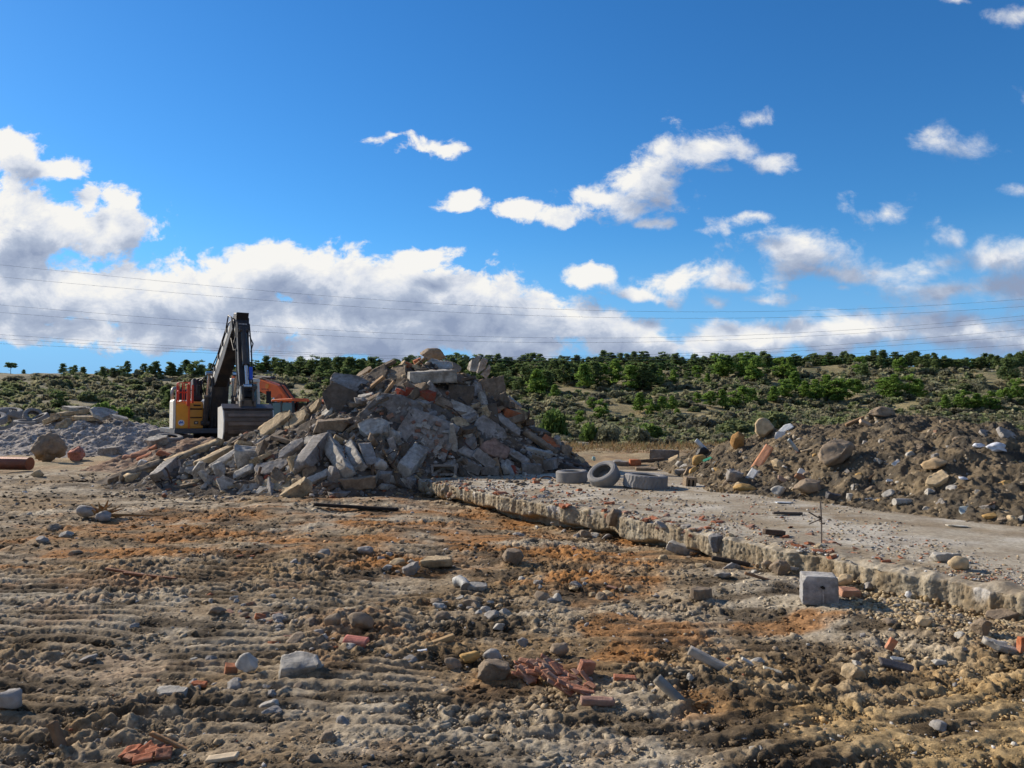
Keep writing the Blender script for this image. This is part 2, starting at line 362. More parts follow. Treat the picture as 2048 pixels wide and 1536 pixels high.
mound = Heap([(1368, 955, 16.4), (1400, 925, 16.6), (1440, 905, 16.6), (1480, 890, 16.5), (1540, 872, 16.3), (1600, 862, 16), (1680, 850, 15.6), (1760, 838, 15.2), (1830, 840, 15), (1900, 846, 14.8), (1960, 860, 14.6), (2010, 874, 14.5), (2060, 884, 14.4), (2200, 890, 14.2), (2400, 890, 14), (2600, 920, 14)],
             [(3.2, 14.3), (4.5, 12.3), (5.5, 10.4), (6.1, 9.3), (7.5, 8.4), (10, 8), (16, 9)], 4.5, ST - .02, .13, 1.5)
white = Heap([(-260, 870, 36), (-120, 862, 36), (0, 866, 36), (40, 858, 36), (90, 846, 36), (150, 834, 36), (200, 830, 36), (250, 842, 35.5), (300, 852, 35), (340, 866, 34.5), (380, 880, 34), (400, 895, 34)],
             [(-30, 31), (-22, 31), (-18, 31), (-14, 31.2), (-12, 32)], 5, 0, .16, 1.2)
def surf(x, y):
    z = gm(x, y)
    z = np.where(slab_in(x, y), slab_z(x, y), z)
    for q in (heap, mound, white, berm): z = np.maximum(z, q.h(x, y))
    return z
berm = Heap([(255, 915, 24.6), (300, 897, 24.6), (345, 880, 24.4), (400, 878, 24), (440, 884, 23.6), (480, 890, 23.2), (520, 900, 23)], [(-13.5, 21.8), (-10, 21.4), (-7, 21.2)], 1.6, 0, .12, 1.3)
_D = 2.2 * 1.004 ** np.arange(785)
_GX0, _GY0, _GS = -34.0, 2.0, .05
_gx = _GX0 + _GS * np.arange(1361); _gy = _GY0 + _GS * np.arange(970)
_SG = None
def look(x, y):
    i = np.clip(((x - _GX0) / _GS + .5).astype(int), 0, 1360); j = np.clip(((y - _GY0) / _GS + .5).astype(int), 0, 969)
    return _SG[j, i]
def look2(x, y):
    fx = np.clip((x - _GX0) / _GS, 0, 1359.99); fy = np.clip((y - _GY0) / _GS, 0, 968.99); i = fx.astype(int); j = fy.astype(int); fx = fx - i; fy = fy - j
    return (_SG[j, i] * (1 - fx) + _SG[j, i + 1] * fx) * (1 - fy) + (_SG[j + 1, i] * (1 - fx) + _SG[j + 1, i + 1] * fx) * fy
_SG = surf(*np.meshgrid(_gx, _gy))
def hits(px, py):
    px = np.asarray(px, float); py = np.asarray(py, float); out = np.zeros((len(px), 3))
    for a in range(0, len(px), 4000):
        x, y, z = ray(px[a:a + 4000], py[a:a + 4000]); sx, sz = x / y, z / y
        X = sx[:, None] * _D[None]; Z = EYE + sz[:, None] * _D[None]
        b = Z < look(X, np.broadcast_to(_D[None], X.shape)); i = np.where(b.any(1), b.argmax(1), len(_D) - 1)
        hi = _D[i]; lo = _D[np.maximum(i - 1, 0)]
        for k in range(5):
            m = (lo + hi) / 2; u = EYE + sz * m < look2(sx * m, m); hi = np.where(u, m, hi); lo = np.where(u, lo, m)
        out[a:a + 4000] = np.stack([sx * hi, hi, EYE + sz * hi], 1)
    return out
def hit(px, py): return hits([px], [py])[0]
def snorm(x, y, e=.25):
    a = surf(np.array([x - e, x + e, x, x]), np.array([y, y, y - e, y + e]))
    n = Vector((-(a[1] - a[0]) / (2 * e), -(a[3] - a[2]) / (2 * e), 1)); n.normalize(); return n

def gridfaces(ny, nx):
    i = np.arange(ny - 1)[:, None] * nx + np.arange(nx - 1)[None]
    return np.stack([i, i + 1, i + nx + 1, i + nx], -1).reshape(-1, 4)
def mix(a, b, t): t = np.asarray(t)[..., None]; return np.asarray(a) * (1 - t) + np.asarray(b) * t

# ------------------------------------------------------------------ the yard's ground
BROWN = np.array((.225, .155, .083)); RED = np.array((.28, .135, .047)); GREY = np.array((.325, .275, .20)); OCHRE = np.array((.37, .262, .125)); DARK = np.array((.07, .05, .03))
def soil_col(x, y, jitter=True):
    n1 = fbm2(x / 2.6, y / 2.0, 21, 4); n2 = fbm2(x / 1.1, y / .8, 25, 4); n3 = fbm2(x / .35, y / .3, 28, 3)
    c = mix(BROWN, GREY, np.clip(.42 + .9 * n1 + .35 * n3, 0, 1))
    red = np.clip(sstep(7.2, 9.2, y) * sstep(17.5, 13, y) * sstep(-8, -3.5, x) * (.55 + 1.3 * n2 - .3 * n1) + .85 * sstep(.12, .6, n2) * sstep(3.4, 4.4, y) * sstep(16, 8, y), 0, 1)
    c = mix(c, RED, red)
    c = mix(c, GREY * 1.08, .8 * sstep(.0, .5, pn2(x / 3, y / 1.6, 31) + .25 * n3) * sstep(9.5, 12, y) * sstep(20, 16, y) * sstep(.5, -2, x))
    oc = np.clip(sstep(.7, 2.0, x) * sstep(5.6, 4.2, y) * (.8 + .8 * n2), 0, 1); c = mix(c, OCHRE, oc * .8)
    c = mix(c, GREY * .95, .6 * sstep(-.3, -2.2, x) * sstep(8.5, 6, y) * np.clip(.6 + n2, 0, 1))
    c = mix(c, DARK, np.clip(.85 * sstep(-.02, .5, fbm2(x / .7, y / .4, 41, 4)), 0, 1))
    far = sstep(19, 26, y); c = mix(c, mix(np.array((.25, .165, .09)), np.array((.30, .235, .14)), np.clip(.5 + n1, 0, 1)), far)
    return 1.13 * c * (1 + .22 * n3[..., None])
def ground():
    na, nr = 1150, 950
    k = np.linspace(1 / math.sqrt(1.6), 1 / math.sqrt(66), nr); d = 1 / k ** 2
    th = np.linspace(R(-52), R(52), na)
    r = d[:, None] + 3
    x = r * np.sin(th)[None]; y = r * np.cos(th)[None] - 3
    wx = x + .05 * pn2(x * 3, y * 3, 50); wy = y + .05 * pn2(x * 3, y * 3, 51)
    z = gm(x, y)
    near = sstep(24, 9, y)
    amp = .38 + 1.05 * sstep(-.35, .45, fbm2(x / 1.5, y / 1.1, 52, 3))
    bil = (.5 - np.abs(pn2(wx / .26, wy / .2, 53))) * .045 + (.5 - np.abs(pn2(wx / .12, wy / .10, 54))) * .042 + (.5 - np.abs(pn2(wx / .055, wy / .05, 55))) * .024 + (.5 - np.abs(pn2(wx / .028, wy / .026, 56))) * .016
    bil = bil - .036
    z = z + near * amp * bil + (1 - near) * .06 * pn2(x / .9, y / .9, 57)
    # grouser marks of crawler tracks: two bands with their own heading
    def tracks(a, pitch, depth, mask):
        q = x * math.cos(a) + y * math.sin(a) + .05 * pn2(x / .7, y / .7, 58)
        w = np.abs(((q / pitch) % 1) - .5) * 2
        return depth * (sstep(.15, .6, w) - .5) * mask
    z = z + tracks(R(84), .15, .046, sstep(.0, -1.0, x + .2 * pn2(x, y, 59)) * sstep(3.4, 4.2, y) * sstep(9.5, 7.5, y) * np.clip(.95 + 1.2 * pn2(x / 1.2, y / 1.2, 60), 0, 1))
    z = z + tracks(R(118), .21, .024, sstep(.3, 1.2, x) * sstep(5.3, 4.4, y) * np.clip(.8 + 1.2 * pn2(x / .8, y / .8, 61), 0, 1))
    z = z + tracks(R(95), .19, .02, sstep(-1.2, -.4, x) * sstep(8, 6, y) * np.clip(.4 + 1.3 * pn2(x / .9, y / .7, 62), 0, 1))
    c = soil_col(x, y)
    # shade in crevices between clods painted into the soil colour, crowns lightened
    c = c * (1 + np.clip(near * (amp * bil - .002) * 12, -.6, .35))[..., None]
    V = np.stack([x, y, z], -1).reshape(-1, 3)
    o = obj('ground', mesh('ground', V, gridfaces(nr, na), M['soil'], c.reshape(-1, 3), smooth=False))
    tag(o, 'churned brown and grey soil of the demolition yard with crawler marks', kind='structure')
ground()

def hillside():
    ny, nx = 300, 380
    yy = 44 * (700 / 44) ** np.linspace(0, 1, ny); uu = np.linspace(-1.15, 1.15, nx)
    x = uu[None] * yy[:, None]; y = np.broadcast_to(yy[:, None], x.shape)
    z = hz(x, y) - .12 * sstep(66, 50, y)
    n = fbm2(x / 22, y / 30, 71, 4); n2 = fbm2(x / 6, y / 9, 75, 3)
    tan, olive, grey, rock = (np.array(c) for c in ((.31, .25, .135), (.15, .16, .075), (.22, .20, .14), (.50, .44, .35)))
    c = mix(tan, olive, np.clip(.58 + .9 * n + .4 * n2, 0, 1))
    c = mix(c, grey, sstep(-.05, -.4, x / y) * .6)
    c = mix(c, rock, .75 * sstep(.52, .6, x / y) * sstep(.0, .3, n2 + .2) * sstep(285, 300, y) * sstep(335, 322, y))
    c = mix(c, np.array((.30, .20, .10)), .8 * sstep(80, 50, y))
    V = np.stack([x, y, z], -1).reshape(-1, 3)
    o = obj('hillside', mesh('hillside', V, gridfaces(ny, nx), M['hill'], c.reshape(-1, 3), smooth=True))
    tag(o, 'dry scrubby hillside rising behind the yard to a wooded ridge', kind='structure')
hillside()

def slab():
    ns = 1300
    s = np.linspace(-.02, SLAB_L, ns)
    ts = np.concatenate([[.0, .02, .05, .09, .14, .2, .28, .38, .5], np.linspace(.65, SLAB_W, 90)])
    off = edge_off(s)
    rows = []; cols = []
    P = lambda t: (EA[0] + s * ED[0] + (off * np.clip(1 - t / 3, 0, 1) + t) * EN[0], EA[1] + s * ED[1] + (off * np.clip(1 - t / 3, 0, 1) + t) * EN[1])
    fz = np.linspace(-.22, ST - .03, 26)
    for j, zz in enumerate(fz):
        lump = .010 * np.round(2 * pn2(s / .19, 0 * s + zz * 5, 80)) / 2 + .012 * pn2(s / .3, 0 * s + zz * 3, 81) + .010 * pn2(s / .09, 0 * s + zz * 11, 82) + .014 * np.abs(pn2(s / .04, 0 * s + zz * 25, 83)) + .014 * pn2(s / .017, 0 * s + zz * 50, 84)
        x, y = P(-.02 + lump + .07 * (1 - (zz + .22) / .5) * 0 + .20 * sstep(.05, -.03, zz + .07 * pn2(s / .6, 0 * s, 84)))
        rows.append(np.stack([x, y, 0 * s + zz], 1))
        tone = np.clip(.5 + .6 * pn2(s / .5, 0 * s + zz * 3, 85) + .4 * pn2(s / .12, 0 * s + zz * 8, 86), 0, 1)
        c = mix(np.array((.25, .19, .115)), np.array((.37, .325, .245)), tone)
        c = mix(c, np.array((.62, .60, .56)), sstep(.32, .5, pn2(s / .35, 0 * s + zz * 2, 87)) * sstep(.1, .24, zz) * .8)
        c = mix(c, np.array((.33, .20, .08)), sstep(6, 1, s) * sstep(.14, .0, zz) * .8)
        cols.append(c)
    for t in ts:
        x, y = P(t + (.03 * pn2(s / .2, 0 * s, 88) if t < .1 else 0))
        z = slab_z(x, y) - .025 * sstep(.1, 0, t) + .03 * sstep(.6, .1, t) * np.clip(pn2(x / .16, y / .16, 89) + .5 * pn2(x / .06, y / .06, 90), -.4, 1)
        rows.append(np.stack([x, y, z], 1))
        st = fbm2((x * ED[0] + y * ED[1]) / 2.6, t / .5 + 0 * s, 91, 4)
        st = st + .35 * fbm2(x / .16, y / .16, 98, 2)
        c = mix(np.array((.41, .36, .275)), np.array((.26, .20, .125)), np.clip(.36 + .85 * st, 0, 1))
        c = mix(c, np.array((.52, .48, .40)), np.clip(.7 * sstep(.2, .55, fbm2(x / 1.3, y / .8, 95, 3)), 0, 1))
        cols.append(c)
    V = np.stack(rows).reshape(-1, 3)
    o = obj('concrete_slab', mesh('concrete_slab', V, gridfaces(len(rows), ns), M['slab'], np.stack(cols).reshape(-1, 3), smooth=False))
    tag(o, 'broad dusty concrete foundation slab with a rough broken front edge', kind='structure')
slab()

def heap_mesh(name, h, x0, x1, y0, y1, nx, ny, mat, colf, label, cat, extra=0):
    X, Y = np.meshgrid(np.linspace(x0, x1, nx), np.linspace(y0, y1, ny))
    Z = h.h(X, Y); low = Z < -1
    Z = np.where(low, -.4, Z)
    Z = Z + np.where(low, 0, extra * ((.5 - np.abs(pn2(X / .22, Y / .22, 101))) * .07 + (.5 - np.abs(pn2(X / .1, Y / .1, 102))) * .06 + (.5 - np.abs(pn2(X / .05, Y / .05, 103))) * .04))
    o = obj(name, mesh(name, np.stack([X, Y, Z], -1).reshape(-1, 3), gridfaces(ny, nx), mat, colf(X, Y, Z).reshape(-1, 3), smooth=False))
    tag(o, label, cat); return o
heap_mesh('rubble_heap', heap, -10, 2.6, 14.8, 26.5, 260, 240, M['earth'],
          lambda x, y, z: mix(np.array((.07, .055, .042)), np.array((.16, .135, .11)), np.clip(.5 + fbm2(x, y + z, 111, 3), 0, 1)),  # core darkened to stand in for shade in gaps between pieces
          'dark mass of crushed rubble and dirt filling the tall central heap', 'rubble heap', 1.0)
def mcol(x, y, z):
    n = fbm2(x / .9, (y + z) / .9, 115, 4)
    c = mix(np.array((.145, .112, .072)), np.array((.08, .068, .052)), np.clip(.5 + n + .35 * sstep(6.5, 9, x), 0, 1))  # right part darkened: the mound's shaded side painted into the earth
    return mix(c, np.array((.25, .19, .115)), .55 * sstep(.15, .5, fbm2(x / .4, (y + z) / .4, 119, 3)))
heap_mesh('earth_mound', mound, 2.9, 18, 7.6, 20.5, 760, 560, M['earth'], mcol, 'long brown mound of tipped earth and rubbish behind the slab', 'earth mound', 1.0)
heap_mesh('gravel_heap', white, -31, -12, 30.4, 41, 260, 120, M['earth'],
          lambda x, y, z: mix(np.array((.40, .36, .32)), np.array((.27, .24, .21)), np.clip(.45 + fbm2(x / 1.2, (y + z) / 1.2, 121, 4), 0, 1)),
          'pale grey crushed concrete heap beside the white and yellow excavator', 'gravel heap', 1.0)

heap_mesh('rubble_berm', berm, -14.5, -6, 21, 26.5, 150, 110, M['earth'],
          lambda x, y, z: mix(np.array((.24, .15, .10)), np.array((.33, .24, .17)), np.clip(.5 + fbm2(x / .8, (y + z) / .8, 131, 3), 0, 1)),
          'low reddish brown rubble bank before the excavator tracks', 'rubble bank', 1.0)
# ------------------------------------------------------------------ vegetation
def quads(C, size, rs, up=.3, stretch=1.5):
    n = len(C); a = rs.normal(size=(n, 3)); a[:, 2] *= up; a /= np.linalg.norm(a, axis=1)[:, None]
    b = np.cross(a, rs.normal(size=(n, 3))); b /= np.linalg.norm(b, axis=1)[:, None]
    s = (size * (.6 + .8 * rs.rand(n)))[:, None]
    a = a * s * stretch; b = b * s
    V = np.stack([C - a * .5 - b * .35, C + a * .1 - b * .5, C + a * .5 + b * .1, C - a * .1 + b * .5], 1).reshape(-1, 3)
    return V, np.arange(4 * n).reshape(-1, 4)
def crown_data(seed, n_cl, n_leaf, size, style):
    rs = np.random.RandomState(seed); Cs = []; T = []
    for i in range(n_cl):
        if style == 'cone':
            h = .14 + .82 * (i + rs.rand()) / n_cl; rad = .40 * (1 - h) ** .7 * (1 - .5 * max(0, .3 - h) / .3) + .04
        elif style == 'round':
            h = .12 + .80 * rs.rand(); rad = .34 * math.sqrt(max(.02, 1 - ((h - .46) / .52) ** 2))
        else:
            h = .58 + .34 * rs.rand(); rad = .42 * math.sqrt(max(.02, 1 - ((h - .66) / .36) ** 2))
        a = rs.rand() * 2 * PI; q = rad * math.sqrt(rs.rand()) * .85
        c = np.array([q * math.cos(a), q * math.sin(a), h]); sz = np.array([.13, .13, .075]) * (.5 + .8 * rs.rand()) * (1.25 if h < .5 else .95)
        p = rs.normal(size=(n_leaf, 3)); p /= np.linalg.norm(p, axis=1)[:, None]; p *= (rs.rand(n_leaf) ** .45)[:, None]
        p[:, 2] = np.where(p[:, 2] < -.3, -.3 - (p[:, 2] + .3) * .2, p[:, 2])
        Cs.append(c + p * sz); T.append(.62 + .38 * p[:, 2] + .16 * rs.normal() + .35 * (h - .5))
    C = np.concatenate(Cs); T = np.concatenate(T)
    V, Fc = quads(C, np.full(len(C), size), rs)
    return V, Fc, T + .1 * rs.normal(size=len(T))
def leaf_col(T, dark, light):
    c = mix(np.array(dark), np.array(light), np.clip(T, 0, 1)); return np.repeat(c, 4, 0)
DK, LT = (.058, .088, .052), (.185, .25, .088)  # dark tone raised to put mild haze into the foliage colour
CROWNS = []; TRUNKS = []
for i in range(12):
    st = ('cone', 'round', 'cone', 'flat' if i == 3 else 'cone')[i % 4] if i < 8 else ('cone', 'cone', 'round')[i % 3]
    V, Fc, T = crown_data(300 + i, 52, 46, .046, st)
    bright = i >= 8
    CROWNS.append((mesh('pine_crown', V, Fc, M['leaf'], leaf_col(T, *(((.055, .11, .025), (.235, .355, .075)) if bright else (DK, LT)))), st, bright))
    b = MB(); rr = random.Random(i)
    top = .72 if st != 'flat' else .7
    b.tube([(0, 0, -.04), (.01, 0, .2), (.0, .015, .45), (-.01, 0, top)], [.022, .018, .013, .006], 6)
    for k in range(4):
        a = rr.random() * 6.28; h = .3 + .12 * k
        b.tube([(0, 0, h), (.1 * math.cos(a), .1 * math.sin(a), h + .07), (.2 * math.cos(a), .2 * math.sin(a), h + .1)], [.009, .006, .003], 5)
    TRUNKS.append(b.mesh('trunk', M['bark'], (.10, .075, .05)))
SHRUBS = []
for i in range(9):
    rs = np.random.RandomState(500 + i)
    n = 460; p = rs.normal(size=(n, 3)); p /= np.linalg.norm(p, axis=1)[:, None]; p[:, 2] = np.abs(p[:, 2])
    lob = 1 + .25 * pn3(p * 2.2, i); p = p * (lob * rs.rand(n) ** .25)[:, None] * np.array([.5, .5, .55])
    V, Fc = quads(p, np.full(n, .12), rs, .6, 1.3)
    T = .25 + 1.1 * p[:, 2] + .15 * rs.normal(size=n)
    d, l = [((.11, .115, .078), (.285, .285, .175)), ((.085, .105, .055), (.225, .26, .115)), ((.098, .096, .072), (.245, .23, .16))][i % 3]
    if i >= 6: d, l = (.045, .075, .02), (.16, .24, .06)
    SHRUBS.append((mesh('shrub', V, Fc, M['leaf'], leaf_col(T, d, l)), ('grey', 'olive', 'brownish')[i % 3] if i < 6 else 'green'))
_DH = np.concatenate([np.arange(44, 120, 1.0), np.arange(120, 420, 2.5)])
def hhit(px, py):
    px = np.asarray(px, float); py = np.asarray(py, float)
    x, y, z = ray(px, py); t = _DH[None] / y[:, None]; X = x[:, None] * t; Z = EYE + z[:, None] * t
    S = hz(X, np.broadcast_to(_DH[None], X.shape)); b = Z < S; i = b.argmax(1); ok = b.any(1); k = np.arange(len(i))
    return np.stack([X[k, i], _DH[i], S[k, i]], 1), ok
SPOT = [(210, 'above the pale gravel heap'), (345, 'just left of the white excavator body'), (430, 'behind the white and yellow excavator'), (520, 'behind the raised excavator stick'), (640, 'above the orange excavator'), (760, "above the heap's left flank"), (900, "behind the heap's summit"), (1010, "just right of the heap's summit"), (1130, "above the heap's right flank"), (1250, 'above the loose tyres'), (1380, 'above the gap between heap and mound'), (1500, "above the mound's left toe"), (1640, 'above the upright boulder of the mound'), (1760, "left of the mound's highest point"), (1880, "over the mound's highest point"), (1970, "right of the mound's highest point"), (9999, "over the far right end of the mound")]
def spot(px):
    for a, s in SPOT:
        if px < a: return s
rt = random.Random(11)
n_tree = 0
def pine(x, y, z, h, i, label, group):
    e = empty('pine_tree', (x, y, z), rt.random() * 6.28); s = h
    w = s * (1.0 + .35 * rt.random()); e.scale = (w, w, s)
    obj('trunk', TRUNKS[i], e); obj('crown', CROWNS[i][0], e)
    tag(e, label, 'pine tree', group)
# clustered mid-slope pines, at the places where they stand
MID = [(1012, 782, 34), (1035, 790, 30), (1058, 775, 42), (1075, 795, 46), (1092, 790, 40), (1110, 765, 40), (1128, 772, 46), (1150, 768, 34), (1168, 778, 42), (1188, 778, 46), (1205, 772, 38), (1232, 772, 44), (1262, 782, 44), (1285, 784, 48), (1303, 784, 44), (1320, 775, 30),
       (1348, 775, 28), (1375, 768, 22), (1440, 758, 42), (1455, 756, 36), (1492, 762, 48), (1512, 764, 44), (1478, 748, 34), (1535, 752, 36), (1560, 756, 34), (1580, 762, 38), (1590, 790, 38), (1570, 800, 34), (1548, 806, 28), (1610, 800, 30), (1632, 806, 38), (1655, 802, 44), (1676, 806, 42), (1695, 800, 36), (1715, 792, 26), (1720, 752, 34), (1728, 760, 28),
       (1770, 798, 38), (1790, 802, 42), (1820, 800, 44), (1836, 798, 34), (1890, 826, 28), (1930, 822, 36), (1955, 824, 30), (1985, 822, 34), (2010, 812, 30), (2036, 806, 40), (1800, 752, 30), (1870, 745, 22), (2016, 765, 40), (1760, 742, 22), (1850, 735, 20),
       (1395, 812, 22), (1420, 816, 28), (1445, 818, 32), (1465, 816, 30), (1488, 812, 34), (1505, 808, 26), (1280, 828, 34), (1300, 832, 28), (1325, 828, 30), (1345, 824, 26), (1200, 840, 36), (1160, 852, 28), (1183, 822, 18), (1110, 800, 26), (1355, 845, 18), (1395, 760, 24), (1415, 770, 20),
       (560, 752, 30), (600, 748, 28), (628, 752, 34), (650, 758, 36), (675, 756, 36), (700, 760, 38), (720, 762, 36), (742, 756, 34), (660, 778, 34), (690, 782, 38), (715, 780, 34), (640, 770, 30), (580, 760, 26), (925, 762, 36), (945, 770, 38), (965, 775, 36), (985, 770, 34), (1000, 764, 32), (905, 755, 34), (950, 752, 30), (975, 752, 30),
       (395, 758, 32), (372, 752, 26), (340, 756, 26), (300, 758, 22), (118, 822, 32), (340, 822, 34), (328, 800, 22), (20, 741, 22), (46, 744, 10), (205, 760, 22), (150, 752, 18), (240, 756, 20)]
pp, ok = hhit([m[0] for m in MID], [m[1] for m in MID])
for (px, py, h), p, k in zip(MID, pp, ok):
    lone = px == 20
    if lone or not k:
        yy = 332.0; u = (px - CX) / F; p = np.array([u * yy, yy, float(hz(u * yy, yy))])
    H = max(2.2, 1.22 * h * p[1] / F)
    low = py > 790
    i = rt.choice([8, 9, 10, 11]) if (px > 1000 and (low or rt.random() < .45)) else rt.choice([0, 1, 2, 4, 5, 6])
    if lone: i = 3
    tone = 'bright green' if CROWNS[i][2] else 'dark green'
    sh = {'cone': 'pointed', 'round': 'rounded', 'flat': 'flat topped'}[CROWNS[i][1]]
    if lone: lab = 'lone flat topped pine on the bare ridge above the tyre pile'
    else: lab = f"{'small ' if h < 29 else 'tall ' if h > 41 else ''}{tone} {sh} pine {'low on' if py > 812 else 'halfway up' if py > 770 else 'high on'} the slope {spot(px)}"
    pine(p[0], p[1], p[2] - .1, H, i, lab, 'pines scattered on the hillside')
# the skyline row
xs = []
px = 108.0
while px < 2110:
    dens = 24 if px < 430 else 13 if px < 560 else 9.6
    px += dens * (.55 + .9 * rt.random()); xs.append(px)
for px in xs:
    yy = 318 + 34 * rt.random(); u = (px - CX) / F; x = u * yy
    h = (19 + 15 * rt.random()) * yy / F * (.8 if px < 300 else 1)
    i = rt.choice([0, 1, 1, 2, 7, 4, 5, 6, 7])
    lab = f"{'tall' if h > 5.6 else 'short' if h < 4.2 else 'medium'} dark {({'cone': 'pointed', 'round': 'rounded', 'flat': 'flat topped'}[CROWNS[i][1]])} pine on the skyline {spot(px)}"
    if px > 2056: continue
    pine(x, yy, float(hz(x, yy)) - .2, h, i, lab, 'pines along the ridge')
print('trees', len(xs) + len(MID))
def stuff_merge(name, unit, P, S, rs, mat, cols, label, kind='stuff'):
    V0, F0, T0 = unit; n = len(P); a = rs.rand(n) * 2 * PI; ca, sa = np.cos(a), np.sin(a)
    V = np.empty((n, len(V0), 3)); V[..., 0] = V0[None, :, 0] * ca[:, None] - V0[None, :, 1] * sa[:, None]; V[..., 1] = V0[None, :, 0] * sa[:, None] + V0[None, :, 1] * ca[:, None]; V[..., 2] = V0[None, :, 2]
    V = V * S[:, None, :] + P[:, None, :]
    Fc = (F0[None] + (np.arange(n) * len(V0))[:, None, None]).reshape(-1, F0.shape[1])
    c = np.repeat(T0, len(V0) // len(T0), 0)[None] * cols[:, None, :]
    o = obj(name, mesh(name, V.reshape(-1, 3), Fc, mat, c.reshape(-1, 3)))
    tag(o, label, None, None, kind); return o
rs = np.random.RandomState(77)
V, Fc, T = crown_data(350, 14, 34, .095, 'round')
n = 900; px = rs.uniform(420, 2090, n); yy = 352 - 78 * rs.rand(n) ** 1.5 * np.interp(px, [420, 700, 1000, 1350, 1500, 2090], [.5, .9, 1, .9, .5, .4]); px = np.where(rs.rand(n) < .82, np.where(px < 880, px, px), px)
keep = (px > 520) | (rs.rand(n) < .3); px, yy = px[keep], yy[keep]; n = len(px)
x = (px - CX) / F * yy; P = np.stack([x, yy, hz(x, yy) - .2], 1); h = rs.uniform(3.2, 5.4, n); S = np.stack([h * 1.25, h * 1.25, h], 1)
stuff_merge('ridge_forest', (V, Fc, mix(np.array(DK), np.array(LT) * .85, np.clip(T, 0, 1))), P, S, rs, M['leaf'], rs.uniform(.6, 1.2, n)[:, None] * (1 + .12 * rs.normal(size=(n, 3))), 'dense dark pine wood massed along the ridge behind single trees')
# scrub: the largest bushes one by one, the rest as ground cover
n = 320
px = rs.uniform(0, 2048, n); py = 738 + (rs.rand(n) ** .8) * 148
P, ok = hhit(px, py)
hm = fbm2(P[:, 0] / 20, P[:, 1] / 26, 71, 3)
NEAR = [(1108, 876, 56, 60, 7), (1180, 886, 44, 44, 8), (1215, 888, 50, 40, 0), (1280, 890, 46, 40, 3), (1300, 880, 60, 36, 8), (165, 846, 40, 30, 6), (205, 842, 60, 40, 7), (245, 846, 50, 34, 8), (275, 842, 40, 32, 3), (300, 838, 36, 28, 5), (1400, 862, 70, 30, 2), (1470, 872, 80, 34, 1), (1540, 860, 90, 40, 1), (1360, 850, 60, 26, 3), (1340, 892, 30, 20, 5), (1440, 886, 40, 20, 2)]
items = [(P[i, 0], P[i, 1], P[i, 2], px[i], py[i], rt.uniform(22, 46), rt.uniform(10, 19), rt.choice([0, 1, 2, 3, 4, 5, 0, 2, 1, 4])) for i in range(n) if ok[i] and hm[i] > -.35 and 60 < P[i, 1] < 318][:270]
q, _ = hhit([t[0] for t in NEAR], [t[1] for t in NEAR])
items += [(q[i, 0], q[i, 1], q[i, 2], t[0], t[1], t[2], t[3], t[4]) for i, t in enumerate(NEAR)]
for (x, y, z, ppx, ppy, w, h, i) in items:
    o = obj('shrub', SHRUBS[i][0], None, (x, y, z - .05), (0, 0, rt.random() * 6.28)); sc = y / F
    o.scale = (w * sc, w * sc, h * sc * 1.7)
    lv = 'at the foot of the hill' if ppy > 852 else 'low on the hillside' if ppy > 815 else 'halfway up the hillside' if ppy > 775 else 'high on the hillside'
    tag(o, f"{'wide' if w > 38 else 'small' if w < 29 else 'rounded'} {SHRUBS[i][1]} shrub {lv} {spot(ppx)}".replace('over the far right end of the mound', 'over the far mound end'), 'shrub', 'shrubs dotted over the hillside')
print('shrubs', len(items))
n = 7600
px = rs.uniform(-120, 2170, n); py = 733 + (rs.rand(n) ** .75) * 160
P, ok = hhit(px, py); hm = fbm2(P[:, 0] / 22, P[:, 1] / 30, 71, 4) + .6 * rs.rand(n)
k = ok & (hm > .12) & (P[:, 1] > 62); P = P[k]; n = len(P); sc = P[:, 1] / F
w = rs.uniform(10, 30, n) * sc; h = rs.uniform(6, 13, n) * sc * 1.7
p = rs.normal(size=(56, 3)); p /= np.linalg.norm(p, axis=1)[:, None]; p[:, 2] = np.abs(p[:, 2]); p *= (rs.rand(56) ** .25)[:, None] * np.array([.5, .5, .55])
V, Fc = quads(p, np.full(56, .24), rs, .6, 1.3)
cc = np.array([(.29, .29, .165), (.22, .255, .115), (.25, .23, .15), (.33, .31, .19)])[rs.randint(0, 4, n)] * rs.uniform(.75, 1.2, n)[:, None]
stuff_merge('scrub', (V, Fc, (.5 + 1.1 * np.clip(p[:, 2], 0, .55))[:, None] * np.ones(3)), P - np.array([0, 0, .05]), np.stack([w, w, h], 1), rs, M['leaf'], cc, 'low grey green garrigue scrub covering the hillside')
# dry grass fringe along the back edge of the yard
n = 5200; px = rs.uniform(1050, 1560, n); gy = rs.uniform(33, 47, n); gx = (px - CX) / F * gy
px2 = rs.uniform(-60, 420, 2600); gy2 = rs.uniform(40, 60, 2600); gx = np.concatenate([gx, (px2 - CX) / F * gy2]); gy = np.concatenate([gy, gy2]); n = len(gx)
gz = np.where(gy < 44, gm(gx, gy), hz(gx, gy)); hh = rs.uniform(.1, .42, n) * sstep(32, 40, gy); a = rs.rand(n) * 6.28; w = rs.uniform(.02, .06, n)
L_ = rs.normal(size=(n, 2)) * .12
V = np.stack([np.stack([gx - np.cos(a) * w, gy - np.sin(a) * w, gz - .03], 1), np.stack([gx + np.cos(a) * w, gy + np.sin(a) * w, gz - .03], 1), np.stack([gx + L_[:, 0], gy + L_[:, 1], gz + hh], 1)], 1).reshape(-1, 3)
c = np.repeat(np.array([(.25, .18, .095), (.22, .14, .07), (.20, .165, .085)])[rs.randint(0, 3, n)], 3, 0)
tag(obj('dry_grass', mesh('dry_grass', V, np.arange(3 * n).reshape(-1, 3), M['leaf'], c)), 'straw coloured dry grass fringing the back of the yard', None, None, 'stuff')
